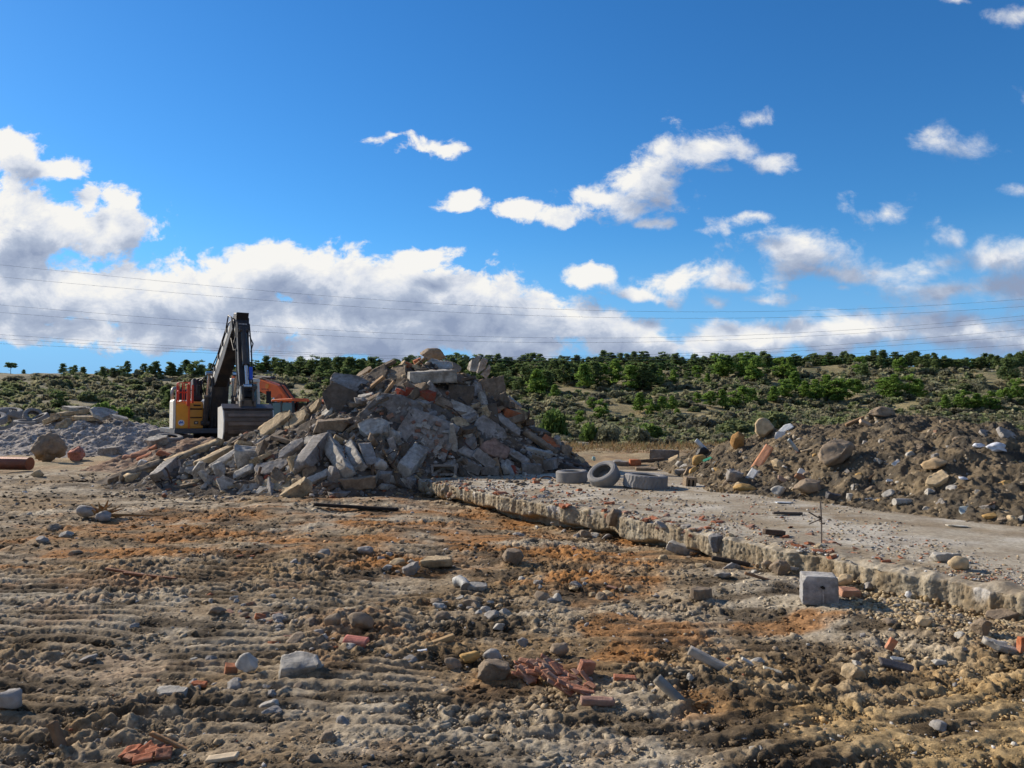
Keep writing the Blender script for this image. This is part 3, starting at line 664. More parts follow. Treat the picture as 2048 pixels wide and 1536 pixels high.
# ------------------------------------------------------------------ excavators
WHITE = (.72, .68, .58); YEL = (.86, .36, .035); ORG = (.82, .15, .018); DKG = (.035, .036, .042); RAIL = (.62, .05, .02); RUB = (.03, .03, .032)
def cyl(mb, p0, p1, r, seg=12): return mb.tube([p0, p1], r, seg)
def disc_poly(cy, cz, r, n=20): return [(cy + r * math.cos(2 * PI * k / n), cz + r * math.sin(2 * PI * k / n)) for k in range(n)]
def ram(root, p0, p1, r, frac=.55, name='hydraulic_cylinder'):
    p0, p1 = Vector(p0), Vector(p1); m = p0.lerp(p1, frac)
    b = MB(); b.tube([p0, m], r, 12); b.tube([m - (m - p0).normalized() * .08, m + (m - p0).normalized() * .02], r * 1.2, 12); b.tube([p0 + Vector((-r * 1.5, 0, 0)), p0 + Vector((r * 1.5, 0, 0))], r * .9, 10)
    o = b.build(name, M['steel'], (.05, .05, .055), root, smooth=False)
    c = MB(); c.tube([m, p1], r * .55, 12); c.tube([p1 + Vector((-r * 1.3, 0, 0)), p1 + Vector((r * 1.3, 0, 0))], r * .8, 10)
    c.build('piston_rod', M['chrome'], (.6, .6, .6), o)
    return o
def track(root, x, L=3.9, W=.6, H=.92):
    n = 26; poly = []
    for k in range(n):
        t = 2 * PI * k / n; cy = (L / 2 - H / 2) * (1 if math.cos(t) > 0 else -1)
        poly.append((cy + H / 2 * math.cos(t), H / 2 + H / 2 * math.sin(t)))
    b = MB(); b.prism(poly, x - W / 2, x + W / 2)
    per = 34
    for k in range(per):   # grouser plates along the straight runs
        y = -L / 2 + H / 2 + (L - H) * (k % (per // 2)) / (per // 2 - 1)
        b.box((x, y, H + .02 if k < per // 2 else -.005), (W + .04, .13, .05))
    o = b.build('track', M['steel'], (.07, .06, .05), root)
    w = MB()
    for k in range(7): w.tube([(x + W * .45, -L / 2 + .5 + k * (L - 1) / 6, .33), (x + W * .55, -L / 2 + .5 + k * (L - 1) / 6, .33)], .15, 12)
    for yy in (-L / 2 + .46, L / 2 - .46): w.tube([(x + W * .45, yy, .46), (x + W * .56, yy, .46)], .33, 16)
    w.build('track_roller', M['steel'], (.10, .085, .07), o)

def excavator_white():
    yaw = R(30.8); root = empty('excavator', (-10.31, 26.52, 0.02), PI + yaw)
    tag(root, 'white and yellow crawler excavator with raised dark boom and wide bucket, facing the heap', 'excavator')
    for s in (-1, 1): track(root, s * 1.15)
    b = MB(); b.box((0, 0, .55), (1.75, 2.6, .55)); b.tube([(0, 0, .8), (0, 0, 1.05)], .62, 24)
    b.build('undercarriage', M['steel'], (.05, .045, .04), root)
    # upper structure
    b = MB(); b.box((0, -.75, 1.09), (2.72, 3.9, .16)); b.build('deck', M['paint'], (.06, .065, .075), root, .015)
    b = MB(); b.prism([(-3.05, 1.17), (-1.9, 1.17), (-1.9, 2.12), (-2.2, 2.2), (-2.9, 2.16), (-3.1, 1.9)], -1.30, .78)
    b.build('counterweight', M['paint'], WHITE, root, .05)
    b = MB(); b.prism([(.42, 1.17), (1.10, 1.17), (1.10, 1.98), (1.02, 2.10), (.42, 2.14)], -1.2, .12, 'y')
    b.build('engine_hood', M['paint'], WHITE, root, .03)
    b = MB(); b.prism([(-.42, 1.17), (.40, 1.17), (.40, 1.86), (-.42, 1.86)], -1.9, -.3, 'y'); b.build('engine_cover', M['paint'], (.05, .05, .055), root, .02)
    # right-hand tank and tool box with yellow face towards the boom
    tb = MB().prism([(.14, 1.17), (.95, 1.17), (.95, 1.96), (.80, 2.06), (.14, 2.06)], .46, 1.30).build('tool_box', M['paint'], YEL, root, .025)
    # white wrap-round corner
    MB().prism([(1.305, 1.17), (1.385, 1.17), (1.385, 2.06), (1.35, 2.12), (1.305, 2.12)], .10, .97, 'y').build('side_panel', M['paint'], WHITE, root, .015)
    # face details: right column of three stacked lids, red post between
    for k, (z0, z1) in enumerate(((1.22, 1.50), (1.56, 1.78), (1.84, 2.0))):
        MB().box((.68, .957, (z0 + z1) / 2), (.40, .03, z1 - z0)).build('lid', M['paint'], (.66, .29, .04), tb, .008)
    MB().box((.68, .958, 1.53), (.36, .02, .035)).build('slot', M['black'], (.06, .035, .015), tb)
    MB().box((.68, .958, 1.81), (.38, .02, .045)).build('slot', M['black'], (.05, .03, .015), tb)
    MB().box((.66, .976, 1.93), (.22, .02, .05)).build('vent', M['black'], (.03, .02, .015), tb)
    MB().box((.68, .978, 1.36), (.13, .02, .10)).build('latch_plate', M['black'], (.05, .035, .02), tb)
    MB().box((.68, .990, 1.36), (.07, .012, .05)).build('latch', M['paint'], (.55, .5, .4), tb)
    MB().box((.90, .965, 1.60), (.05, .05, .98)).build('post', M['paint'], ORG, tb, .01)
    em = MB().prism(disc_poly(1.13, 1.36, .095), .955, .963, 'y').build('emblem', M['paint'], (.75, .77, .80), tb)
    mk_ = MB(); mk_.prism([(1.19, 1.32), (1.16, 1.31), (1.15, 1.36), (1.12, 1.33), (1.10, 1.36), (1.07, 1.31), (1.065, 1.36), (1.10, 1.42), (1.13, 1.385), (1.16, 1.425), (1.20, 1.37)], .9635, .968, 'y')
    mk_.build('emblem_figure', M['paint'], (.05, .16, .5), em)
    # handrails and steps
    b = MB()
    for (x0, x1, y0) in ((1.22, .88, .55), (1.22, .88, .95)):
        b.tube([(x0, y0, 2.06), (x0, y0, 2.66), (x1, y0, 2.70), (x1, y0, 2.06)], .022, 8)
        b.tube([(x0, y0, 2.36), (x1, y0, 2.36)], .016, 8); b.tube([((x0 + x1) / 2, y0, 2.06), ((x0 + x1) / 2, y0, 2.68)], .016, 8)
    for x in (1.22, .88): b.tube([(x, .55, 2.66), (x, .95, 2.66)], .018, 8); b.tube([(x, .55, 2.4), (x, .95, 2.4)], .016, 8)
    b.box((.93, .97, 2.25), (.09, .08, .7)); b.box((.80, .97, 2.3), (.06, .06, .6))
    b.build('handrail', M['paint'], RAIL, root)
    b = MB(); b.tube([(1.28, -.15, 2.1), (1.28, -.15, 2.42), (1.25, -.2, 2.5), (1.16, -.28, 2.53)], .055, 10); b.build('exhaust_pipe', M['steel'], (.40, .39, .37), root, smooth=True)
    b = MB(); b.box((1.0, -.1, 2.3), (.34, .3, .36)); b.box((.55, .1, 2.45), (.3, .5, .75), (.12, 0, 0)); b.build('air_filter', M['black'], (.045, .047, .06), root, .03)
    b = MB(); b.box((.62, .96, 2.42), (.10, .03, .34)); b.tube([(.72, .96, 2.42), (.9, .97, 2.42)], .015, 6); b.build('mirror', M['black'], (.02, .02, .022), root, .01)
    # cab on the machine's left
    cb = MB()
    X0, X1, Y0, Y1, Z0, Z1 = -1.36, -.44, -.55, 1.05, 1.17, 2.80
    for (x, y) in ((X0 + .05, Y0 + .05), (X1 - .05, Y0 + .05)): cb.box((x, y, (Z0 + Z1) / 2), (.10, .10, Z1 - Z0))
    for x in (X0 + .05, X1 - .05): cb.tube([(x, Y1 - .03, Z0), (x, Y1 + .0, 1.75), (x, Y1 - .22, Z1 - .06)], .055, 8)
    cb.box(((X0 + X1) / 2, (Y0 + Y1) / 2, 1.36), (X1 - X0 - .02, Y1 - Y0 - .06, .38))
    cb.box(((X0 + X1) / 2, Y0 + .04, 1.6), (X1 - X0, .06, .9))
    cab = cb.build('cab', M['paint'], WHITE, root, .02)
    MB().prism([(Y0 - .02, Z1 - .06), (Y1 - .14, Z1 - .06), (Y1 - .2, Z1 + .06), (Y0 + .06, Z1 + .08)], X0 - .02, X1 + .02).build('roof', M['paint'], WHITE, cab, .03)
    MB().prism([(Y1 - .02, 1.55), (Y1 + .0, 1.78), (Y1 - .20, Z1 - .1), (Y1 - .22, Z1 - .1), (Y1 - .02, 1.78), (Y1 - .04, 1.55)], X0 + .1, X1 - .1).build('windscreen', M['glass'], (.1, .1, .1), cab)
    for x in (X0 + .03, X1 - .03): MB().box((x, .2, 2.12), (.012, 1.15, 1.1)).build('side_window', M['glass'], (.1, .1, .1), cab)
    s = MB(); s.box((-.9, 0, 1.72), (.52, .5, .16)); s.box((-.9, -.26, 2.08), (.5, .14, .66)); s.build('seat', M['black'], (.42, .04, .03), cab, .04)
    b = MB(); b.tube([(X0 - .02, Y1, 2.5), (X0 - .22, Y1 + .12, 2.5), (X0 - .22, Y1 + .12, 2.1)], .014, 6); b.box((X0 - .24, Y1 + .12, 2.22), (.16, .03, .42)); b.build('mirror', M['black'], (.02, .02, .022), root, .01)
    # boom in two pieces
    bl = MB().prism([(.30, 1.10), (.90, 1.0), (1.22, 1.9), (1.36, 2.55), (1.28, 2.85), (1.0, 2.96), (.75, 2.75), (.45, 2.0)], -.27, .27).build('boom_base', M['steel'], DKG, root, .03)
    for x in (-.29, .29):
        MB().prism(disc_poly(1.1, 2.72, .15), x - .03, x + .03).build('pivot_pin', M['steel'], (.10, .09, .08), bl)
    b = MB()
    for k in range(5): b.tube([(-.18 + .09 * k, .93, 1.75), (-.2 + .1 * k, 1.1, 1.5), (-.2 + .1 * k, 1.06, 1.25), (-.22 + .1 * k, .8, 1.1)], .02, 6)
    b.build('hose', M['black'], (.05, .05, .052), bl)
    bu = MB().prism([(.92, 2.68), (1.3, 2.5), (2.9, 3.35), (3.95, 4.02), (4.35, 4.2), (4.42, 4.38), (4.25, 4.5), (3.9, 4.42), (2.6, 3.78), (1.0, 2.98)], -.20, .20).build('boom', M['steel'], DKG, root, .025)
    MB().prism([(1.15, 2.80), (3.75, 4.16), (3.85, 4.30), (3.7, 4.3), (1.1, 2.95)], .201, .207).build('lit_dusty_side', M['paint'], (.58, .55, .48), bu)  # dusty sunlit side of the boom put in as pale paint
    # intermediate and lift rams
    for x in (-.42, .42): ram(root, (x, 1.05, 1.35), (x, 1.75, 2.95), .085)
    ram(root, (.0, .78, 2.98), (.0, 1.55, 3.42), .08)
    ram(root, (.0, 1.9, 3.55), (.0, 3.95, 4.62), .085, .6)
    b = MB()
    for s_ in (-1, 1):
        b.tube([(s_ * .24, .5, 2.2), (s_ * .3, .6, 2.75), (s_ * .25, 1.0, 3.12), (s_ * .23, 2.0, 3.52), (s_ * .23, 3.4, 4.25), (s_ * .26, 3.9, 4.6), (s_ * .24, 4.3, 4.5), (s_ * .2, 4.5, 3.9)], .022, 6)
        b.tube([(s_ * .17, 1.2, 3.15), (s_ * .18, 2.4, 3.8), (s_ * .17, 3.5, 4.42), (s_ * .1, 3.9, 4.5)], .02, 6)
        b.tube([(s_ * .18, 3.7, 4.15), (s_ * .12, 4.05, 3.55), (s_ * .1, 4.45, 3.55), (s_ * .15, 4.58, 4.0)], .018, 6)
    for k in range(3): b.tube([(.3 + .07 * k, .4, 2.3), (.42 + .1 * k, .52, 2.72 + .05 * k), (.36, .75, 2.88), (.26, .9, 2.75)], .022, 6)
    b.build('hydraulic_hose', M['black'], (.03, .03, .033), root, smooth=True)
    b = MB()
    for k in range(4): b.box((.225, 1.5 + .65 * k, 3.12 + .36 * k), (.05, .1, .14)); b.box((-.225, 1.5 + .65 * k, 3.12 + .36 * k), (.05, .1, .14))
    b.build('hose_clamp', M['steel'], (.12, .11, .10), bu)
    # stick
    stk = MB().prism([(3.98, 4.50), (4.18, 4.66), (4.52, 4.62), (4.72, 4.2), (4.95, 3.3), (5.28, 2.12), (5.08, 2.0), (4.72, 3.0), (4.42, 4.0), (4.2, 4.25)], -.16, .16).build('stick', M['steel'], DKG, root, .02)
    MB().prism([(4.2, 4.3), (4.44, 4.05), (4.72, 3.1), (4.76, 3.15), (4.5, 4.1), (4.25, 4.5)], .161, .166).build('lit_dusty_side', M['paint'], (.58, .55, .48), stk)  # stick's sunlit dusty side painted pale as well
    MB().box((0, 4.62, 4.44), (.34, .02, .38), (-.42, 0, 0)).build('name_panel', M['black'], (.012, .013, .016), stk)
    b = MB()
    for k, w in enumerate((.028, .02, .026, .03, .022, .026)): b.box((.10 - .04 * k, 4.702, 4.28), (w, .006, .032), (-.25, 0, 0))
    b.build('lettering', M['paint'], (.5, .52, .55), stk)
    rb = ram(root, (0, 4.80, 4.10), (0, 5.44, 2.42), .085, .62)
    MB().tube([(-.115, 5.30, 2.98), (-.115, 5.36, 2.62)], .05, 10).build('blue_sleeve', M['paint'], (.02, .09, .55), rb)
    for s_ in (-1, 1):
        b = MB(); b.tube([(s_ * .19, 4.66, 4.3), (s_ * .215, 4.86, 3.6), (s_ * .215, 5.02, 2.9), (s_ * .19, 5.2, 2.4)], .02, 6); b.tube([(s_ * .19, 4.72, 3.95), (s_ * .27, 4.84, 3.7), (s_ * .19, 4.92, 3.45)], .018, 6)
        b.build('hydraulic_hose', M['black'], (.03, .03, .033), root)
    # linkage and coupler
    b = MB()
    for s_ in (-1, 1):
        b.prism([(5.06, 2.28), (5.16, 2.34), (5.50, 2.44), (5.52, 2.34), (5.2, 2.2)], s_ * .20 - .025, s_ * .20 + .025)
        b.prism([(5.40, 2.42), (5.52, 2.42), (5.60, 2.0), (5.50, 1.9)], s_ * .14 - .025, s_ * .14 + .025)
    b.tube([(-.26, 5.46, 2.40), (.26, 5.46, 2.40)], .05, 12); b.build('bucket_link', M['steel'], (.09, .08, .07), root)
    q = MB()
    for s_ in (-1, 1): q.prism([(5.0, 2.06), (5.22, 2.20), (5.58, 2.02), (5.6, 1.84), (4.98, 1.84)], s_ * .19 - .03, s_ * .19 + .03)
    q.box((0, 5.3, 1.95), (.36, .42, .18)); q.tube([(-.3, 5.18, 2.06), (.3, 5.18, 2.06)], .055, 12)
    q.build('quick_coupler', M['steel'], (.16, .13, .10), root, .01)
    MB().prism([(5.62, 1.99), (5.66, 2.25), (5.60, 2.42), (5.52, 2.36), (5.5, 2.0)], .20, .235).build('link_plate', M['paint'], (.58, .55, .46), root)
    # bucket: convex back toward the viewer
    prof = [(4.88, 1.82), (5.42, 1.86), (5.66, 1.72), (5.78, 1.45), (5.76, 1.15), (5.60, .90), (5.32, .74), (4.95, .66)]
    inn = [(4.95, .70), (5.30, .79), (5.55, .94), (5.70, 1.17), (5.72, 1.44), (5.61, 1.68), (5.40, 1.80), (4.88, 1.77)]
    W = .66
    bk = MB().prism(prof + inn, -W, W).build('bucket', M['steel'], (.16, .12, .09), root, .01)
    for s_ in (-1, 1): MB().prism(prof, s_ * W - (.0 if s_ > 0 else .03), s_ * W + (.03 if s_ > 0 else .0)).build('side_plate', M['paint'], (.66, .63, .56), bk)
    for k, (y, z, a) in enumerate(((5.735, 1.60, -.45), (5.79, 1.36, -.05), (5.772, 1.14, .3), (5.68, .98, .6), (5.55, .84, .95))):
        MB().box((0, y, z), (W * 1.7, .03, .09), (a * -1 if k else .45, 0, 0)).build('wear_strip', M['steel'], (.27, .20, .15), bk)
    MB().box((0, 5.50, 1.845), (W * 2 + .06, .30, .04), (-.42, 0, 0)).build('top_lip', M['steel'], (.12, .12, .14), bk)
excavator_white()

def excavator_orange():
    root = empty('excavator', (-9.16, 34.65, -.62), 0)
    root.rotation_euler = (0, 0, R(59.5))       # boom points left and a little away
    tag(root, 'orange crawler excavator with lowered boom, parked behind the white and yellow one', 'excavator')
    for s in (-1, 1): track(root, s * 1.15)
    MB().box((0, 0, .55), (1.75, 2.6, .55)).build('undercarriage', M['steel'], (.05, .045, .04), root)
    MB().box((0, -.9, 1.1), (2.7, 4.1, .18)).build('deck', M['paint'], ORG, root, .02)
    MB().prism([(-3.1, 1.2), (-2.0, 1.2), (-2.0, 2.0), (-2.7, 2.02), (-3.1, 1.8)], -1.34, 1.34).build('counterweight', M['paint'], (.16, .05, .02), root, .05)
    b = MB(); b.box((0, -1.25, 1.6), (2.6, 1.55, .82)); b.build('engine_hood', M['paint'], ORG, root, .04)
    b = MB()
    for k in range(5): b.box((-1.31, -1.7 + .16 * k, 1.62), (.02, .09, .5))
    b.build('vent', M['black'], (.03, .03, .03), root)
    b = MB()
    for y in (-2.2, -1.4): b.tube([(-1.2, y, 2.0), (-1.2, y, 2.36), (-1.2, y + .6, 2.36), (-1.2, y + .6, 2.0)], .02, 6)
    b.build('handrail', M['paint'], (.05, .05, .05), root)
    X0, X1, Y0, Y1, Z0, Z1 = -1.42, -.45, -.55, 1.15, 1.19, 2.92
    cb = MB()
    for x in (X0 + .04, X1 - .04):
        cb.prism([(Y0, Z0), (Y1 - .02, Z0), (Y1, 1.75), (Y1 - .08, 1.75), (Y1 - .1, 1.62), (Y0 + .1, 1.62)], x - .04, x + .04)
        cb.prism([(Y1 - .1, 1.6), (Y1, 1.7), (Y1 - .26, Z1 - .05), (Y1 - .38, Z1 - .05)], x - .04, x + .04)
        cb.prism([(Y0, 1.6), (Y0 + .09, 1.6), (Y0 + .14, Z1 - .05), (Y0 + .04, Z1 - .05)], x - .04, x + .04)
        cb.prism([(.18, 1.6), (.27, 1.6), (.27, Z1 - .05), (.18, Z1 - .05)], x - .038, x + .038)
    cab = cb.build('cab', M['paint'], (.025, .027, .03), root, .012)
    MB().prism([(Y0, Z1 - .06), (Y1 - .26, Z1 - .06), (Y1 - .36, Z1 + .04), (Y0 + .1, Z1 + .07)], X0, X1).build('roof', M['paint'], ORG, cab, .03)
    for x in (X0 + .03, X1 - .03):
        for y0, y1 in ((Y0 + .1, .18), (.27, Y1 - .14)): MB().box((x, (y0 + y1) / 2, 2.22), (.012, y1 - y0, 1.16)).build('window', M['glass'], (.1, .1, .1), cab)
    MB().prism([(Y1 - .04, 1.6), (Y1 - .02, 1.6), (Y1 - .28, Z1 - .08), (Y1 - .30, Z1 - .08)], X0 + .1, X1 - .1).build('windscreen', M['glass'], (.1, .1, .1), cab)
    s = MB(); s.box((-.93, -.05, 1.7), (.5, .5, .15)); s.box((-.93, -.3, 2.05), (.5, .13, .65)); s.build('seat', M['black'], (.03, .03, .035), cab, .03)
    b = MB(); b.tube([(X0, Y1 - .05, 1.9), (X0 - .1, Y1 + .25, 2.2)], .015, 6); b.box((X0 - .1, Y1 + .28, 2.1), (.18, .04, .45)); b.build('mirror', M['black'], (.45, .47, .5), root, .01)
    # one-piece bent boom and the stick reaching down behind the other machine
    bm_ = MB().prism([(.35, 1.35), (.75, 1.3), (1.25, 2.35), (1.9, 3.0), (2.9, 3.36), (4.9, 3.5), (4.95, 3.72), (4.8, 3.82), (2.9, 3.92), (1.75, 3.62), (.85, 2.75), (.45, 2.0)], -.24, .24).build('boom', M['paint'], ORG, root, .03)
    MB().prism(disc_poly(1.6, 3.05, .16), -.27, .27).build('pivot_boss', M['paint'], (.6, .1, .012), bm_)
    MB().prism(disc_poly(2.4, 3.6, .12), -.27, .27).build('work_lamp', M['paint'], (.75, .25, .03), bm_)
    for x in (-.36, .36): ram(root, (x, 1.0, 1.4), (x, 1.75, 3.0), .075)
    ram(root, (0, 2.3, 4.0), (0, 4.75, 4.15), .075)
    b = MB()
    for s_ in (-1, 1): b.tube([(s_ * .14, .6, 2.6), (s_ * .14, 1.7, 3.72), (s_ * .14, 2.9, 4.0), (s_ * .14, 4.6, 3.95)], .028, 6)
    b.build('hydraulic_hose', M['black'], (.03, .03, .03), root)
    MB().prism([(4.55, 4.1), (4.85, 4.25), (5.15, 3.8), (5.75, 1.6), (5.5, 1.5), (4.75, 3.3)], -.17, .17).build('stick', M['paint'], ORG, root, .02)
    ram(root, (0, 5.25, 3.7), (0, 5.85, 2.0), .07)
    prof = [(5.3, 1.6), (5.75, 1.6), (6.0, 1.3), (6.0, .9), (5.75, .62), (5.3, .5)]
    bk = MB().prism(prof, -.6, .6).build('bucket', M['steel'], (.10, .085, .07), root, .01)
    b = MB()
    for k in range(5): b.box((-.5 + .25 * k, 5.2, .5), (.1, .3, .06))
    b.build('tooth', M['steel'], (.15, .13, .11), bk)
excavator_orange()

# ------------------------------------------------------------------ power line wires, strung far behind the yard
WY = 150.0
for k, (pts, lab) in enumerate([
    ([(-300, 500), (0, 530), (1024, 614), (1480, 625), (2048, 597), (2300, 575)], 'uppermost thin overhead wire sagging across the whole sky'),
    ([(-300, 527), (0, 554), (1024, 629), (1500, 637), (2048, 612), (2300, 592)], 'second overhead wire from the top, just under the uppermost'),
    ([(-300, 586), (0, 610), (1024, 674), (1400, 674), (2048, 631), (2300, 604)], 'third overhead wire, passing in front of the boom tip'),
    ([(-300, 604), (0, 625), (1024, 684), (1400, 682), (2048, 640), (2300, 616)], 'fourth overhead wire, crossing just below the boom tip'),
    ([(-300, 650), (0, 669), (1024, 714), (1500, 700), (2048, 659), (2300, 634)], 'fifth overhead wire, uppermost of the three lowest'),
    ([(-300, 660), (0, 677), (1024, 717), (1500, 706), (2048, 672), (2300, 650)], 'sixth overhead wire, middle one of the three lowest'),
    ([(-300, 673), (0, 687), (1024, 721), (1500, 714), (2048, 690), (2300, 672)], 'lowest overhead wire, just above the ridge trees')]):
    P = np.array([at(a, b_, WY) for a, b_ in pts])
    cf = np.polyfit(P[:, 0], P[:, 2], 4); xx = np.linspace(P[0, 0], P[-1, 0], 60)
    o = MB().tube([(x, WY, np.polyval(cf, x)) for x in xx], .022, 5).build('overhead_wire', M['black'], (.17, .20, .27))
    tag(o, lab, 'wire', 'overhead power line wires')
# ------------------------------------------------------------------ broken pieces
CG = (.33, .305, .275); CL = (.45, .42, .365); CD = (.15, .12, .09); CT = (.50, .38, .23); CB = (.28, .215, .15); TC = (.46, .15, .065); RB = (.33, .075, .045); OC = (.46, .29, .11); WH = (.66, .65, .62)
CNAME = {CG: 'grey', CL: 'pale grey', CD: 'dark dirty', CT: 'tan', CB: 'brownish', TC: 'orange', RB: 'red', OC: 'ochre', WH: 'white'}
_cg = {}
def cubegrid(nx, ny, nz):
    if (nx, ny, nz) in _cg: return _cg[(nx, ny, nz)]
    V = {}; Fc = []
    def vid(p):
        return V.setdefault(p, len(V))
    N = (nx, ny, nz)
    for ax in range(3):
        a, b = [k for k in range(3) if k != ax]
        for side in (0, N[ax]):
            for i in range(N[a]):
                for j in range(N[b]):
                    q = []
                    for di, dj in ((0, 0), (1, 0), (1, 1), (0, 1)):
                        p = [0, 0, 0]; p[ax] = side; p[a] = i + di; p[b] = j + dj; q.append(vid(tuple(p)))
                    flip = (side == 0) ^ (ax == 1)
                    Fc.append(q[::-1] if flip else q)
    P = np.array(list(V.keys()), float) / np.array(N) * 2 - 1
    _cg[(nx, ny, nz)] = (P, np.array(Fc)); return _cg[(nx, ny, nz)]
_ic = {}
def ico(k):
    if k not in _ic:
        b = bmesh.new(); bmesh.ops.create_icosphere(b, subdivisions=k, radius=1); b.verts.ensure_lookup_table()
        _ic[k] = (np.array([v.co[:] for v in b.verts]), np.array([[v.index for v in f.verts] for f in b.faces])); b.free()
    return _ic[k]
def clip(V, n, d):
    n = np.asarray(n, float); n /= np.linalg.norm(n); return V - np.maximum(0, V @ n - d)[:, None] * n
def tone(V, col, seed, top=None, topdir=2, amp=.28):
    s = 2.2 / max(np.ptp(V, axis=0).max(), .05)
    n = pn3(V * s * 1.5, seed) + .5 * pn3(V * s * 4, seed + 1)
    c = np.asarray(col)[None] * (1 + amp * n)[:, None]
    if top is not None:
        h = V[:, 2] / max(V[:, 2].max(), 1e-4); c = mix(c, np.asarray(top)[None] * (1 + amp * n)[:, None], sstep(.55, .95, h) * np.clip(.8 + .6 * n, 0, 1))
    return np.clip(c, .01, .9)
def piece(kind, L, W, T, seed, col, top=None, mat=None, rough=1.0):
    r = np.random.RandomState(seed); m = max(L, W, T)
    if kind == 'rock':
        B, Fc = ico(4 if m > .45 else 3)
        V = B.copy()
        for k in range(r.randint(9, 15)):
            n = r.normal(size=3); V = clip(V, n, r.uniform(.55, .88))
        V = V + (B * (.12 * pn3(B * 1.6, seed) + .07 * pn3(B * 4, seed + 3) + .035 * pn3(B * 10, seed + 5))[:, None]) * rough
        V = V * np.array([L, W, T]) * .56
        me_mat = mat or M['stone']
    else:
        q = 26 if m > .5 else 16
        n_ = [int(max(2, min(q, round(q * d / m)))) for d in (L, W, T)]
        V, Fc = cubegrid(*n_); V = V * np.array([L, W, T]) * .5
        if kind == 'slab':
            for k in range(r.randint(6, 10)):
                a = r.rand() * 2 * PI; n = np.array([math.cos(a), math.sin(a), r.uniform(-.3, .3)])
                sup = math.hypot(L / 2 * n[0], W / 2 * n[1]) * 1.05
                V = clip(V, n, sup * r.uniform(.72, .98))
        elif kind in ('beam', 'lump'):
            for k in range(6 if kind == 'lump' else 3):
                s = 1 if k % 2 else -1; n = np.array([s, r.uniform(-.8, .8), r.uniform(-.8, .8)]); V = clip(V, n, L * .5 * r.uniform(.72, .9))
            if kind == 'lump':
                for k in range(4):
                    n = r.normal(size=3) / np.array([L, W, T]) * m; n /= np.linalg.norm(n); V = clip(V, n, (np.abs(n) * np.array([L, W, T]) * .5).sum() * r.uniform(.6, .8))
        sc = min(W, T, L)
        rg = {'slab': .16, 'beam': .11, 'lump': .22, 'plank': .05, 'brick': .12, 'tile': .05}[kind] * rough
        if kind in ('slab', 'beam', 'lump'):
            off = np.stack([pn3(V * (1.0 / sc) * .9, seed + k) + .6 * pn3(V / sc * 2.3, seed + 4 + k) + .35 * pn3(V / sc * 5, seed + 8 + k) for k in range(3)], 1)
            # edges crumble more than faces
            ed = (np.sort(np.abs(V) / (np.array([L, W, T]) * .5), 1)[:, 1] > .9) * .8 + .5
            V = V + off * rg * sc * ed[:, None]
        else:
            V = V + np.stack([pn3(V / sc * .8, seed + k) for k in range(3)], 1) * rg * sc
            if kind == 'brick':
                for q_ in range(5):
                    n = r.choice([-1, 1], 3) * r.uniform(.3, 1, 3) / np.array([L, W, T]); n /= np.linalg.norm(n); V = clip(V, n, (np.abs(n) * np.array([L, W, T]) * .5).sum() * r.uniform(.78, .95))
            if kind == 'tile': V[:, 2] += .22 * W * (1 - (V[:, 1] / (W * .5)) ** 2) * .6
        me_mat = mat or {'plank': M['wood'], 'brick': M['clay'], 'tile': M['clay']}.get(kind, M['concrete'])
    return mesh(kind, V, Fc, me_mat, tone(V, col, seed, top))
def hollow_block(L, W, H, col, cells=3, mat=None, name='hollow_block'):
    b = MB(); t = W * .2; w = L / cells
    b.box((0, -W / 2 + t / 2, 0), (L, t, H)); b.box((0, W / 2 - t / 2, 0), (L, t, H))
    for k in range(cells + 1): b.box((-L / 2 + t / 2 + (L - t) * k / cells, 0, 0), (t, W - 2 * t, H - .002))
    b.box((0, 0, -H / 2 + .012), (L - .01, W - 2 * t - .002, .02))
    me = b.mesh(name, mat or M['concrete'], col); return me
def ribbed_brick(L, W, H, col):
    """a hollow clay brick: outer walls, inner webs in two rows, fluted face"""
    b = MB(); t = .012
    b.box((0, -W / 2, 0), (L, t, H)); b.box((0, W / 2, 0), (L, t, H)); b.box((0, 0, H / 2), (L, W - t, t)); b.box((0, 0, -H / 2), (L, W - t, t)); b.box((0, 0, 0), (L - .002, W - t - .001, t))
    for k in (-1, 0, 1): b.box((0, k * W * .25, 0), (L - .003, t, H - t - .001))
    for k in range(6): b.box((0, -W / 2 - t * .7, -H / 2 + H * (k + .5) / 6), (L - .006, t * .6, H / 13)); b.box((0, -W * .42 + W * .84 * k / 5, H / 2 + t * .7), (L - .006, W / 14, t * .6))
    return b.mesh('clay_brick', M['clay'], col)
EXC = []
LM = []       # landmarks: (px, py, phrase)
KEEP = {}
def put(name, me, px, py, label, cat, rot=(0, 0, 0), lift=0., pull=0., group=None, lm=None, base=None, d=None):
    p = hit(px, py) if d is None else at(px, py, d)
    o = obj(name, me, None, (p[0], p[1] - pull, p[2] + lift), tuple(R(a) for a in rot))
    if lm: LM.append((px, py, lm))
    tag(o, label, cat, group); return o
def msize(px, py): p = hit(px, py); return p[1] / F
sd_ = [1000]
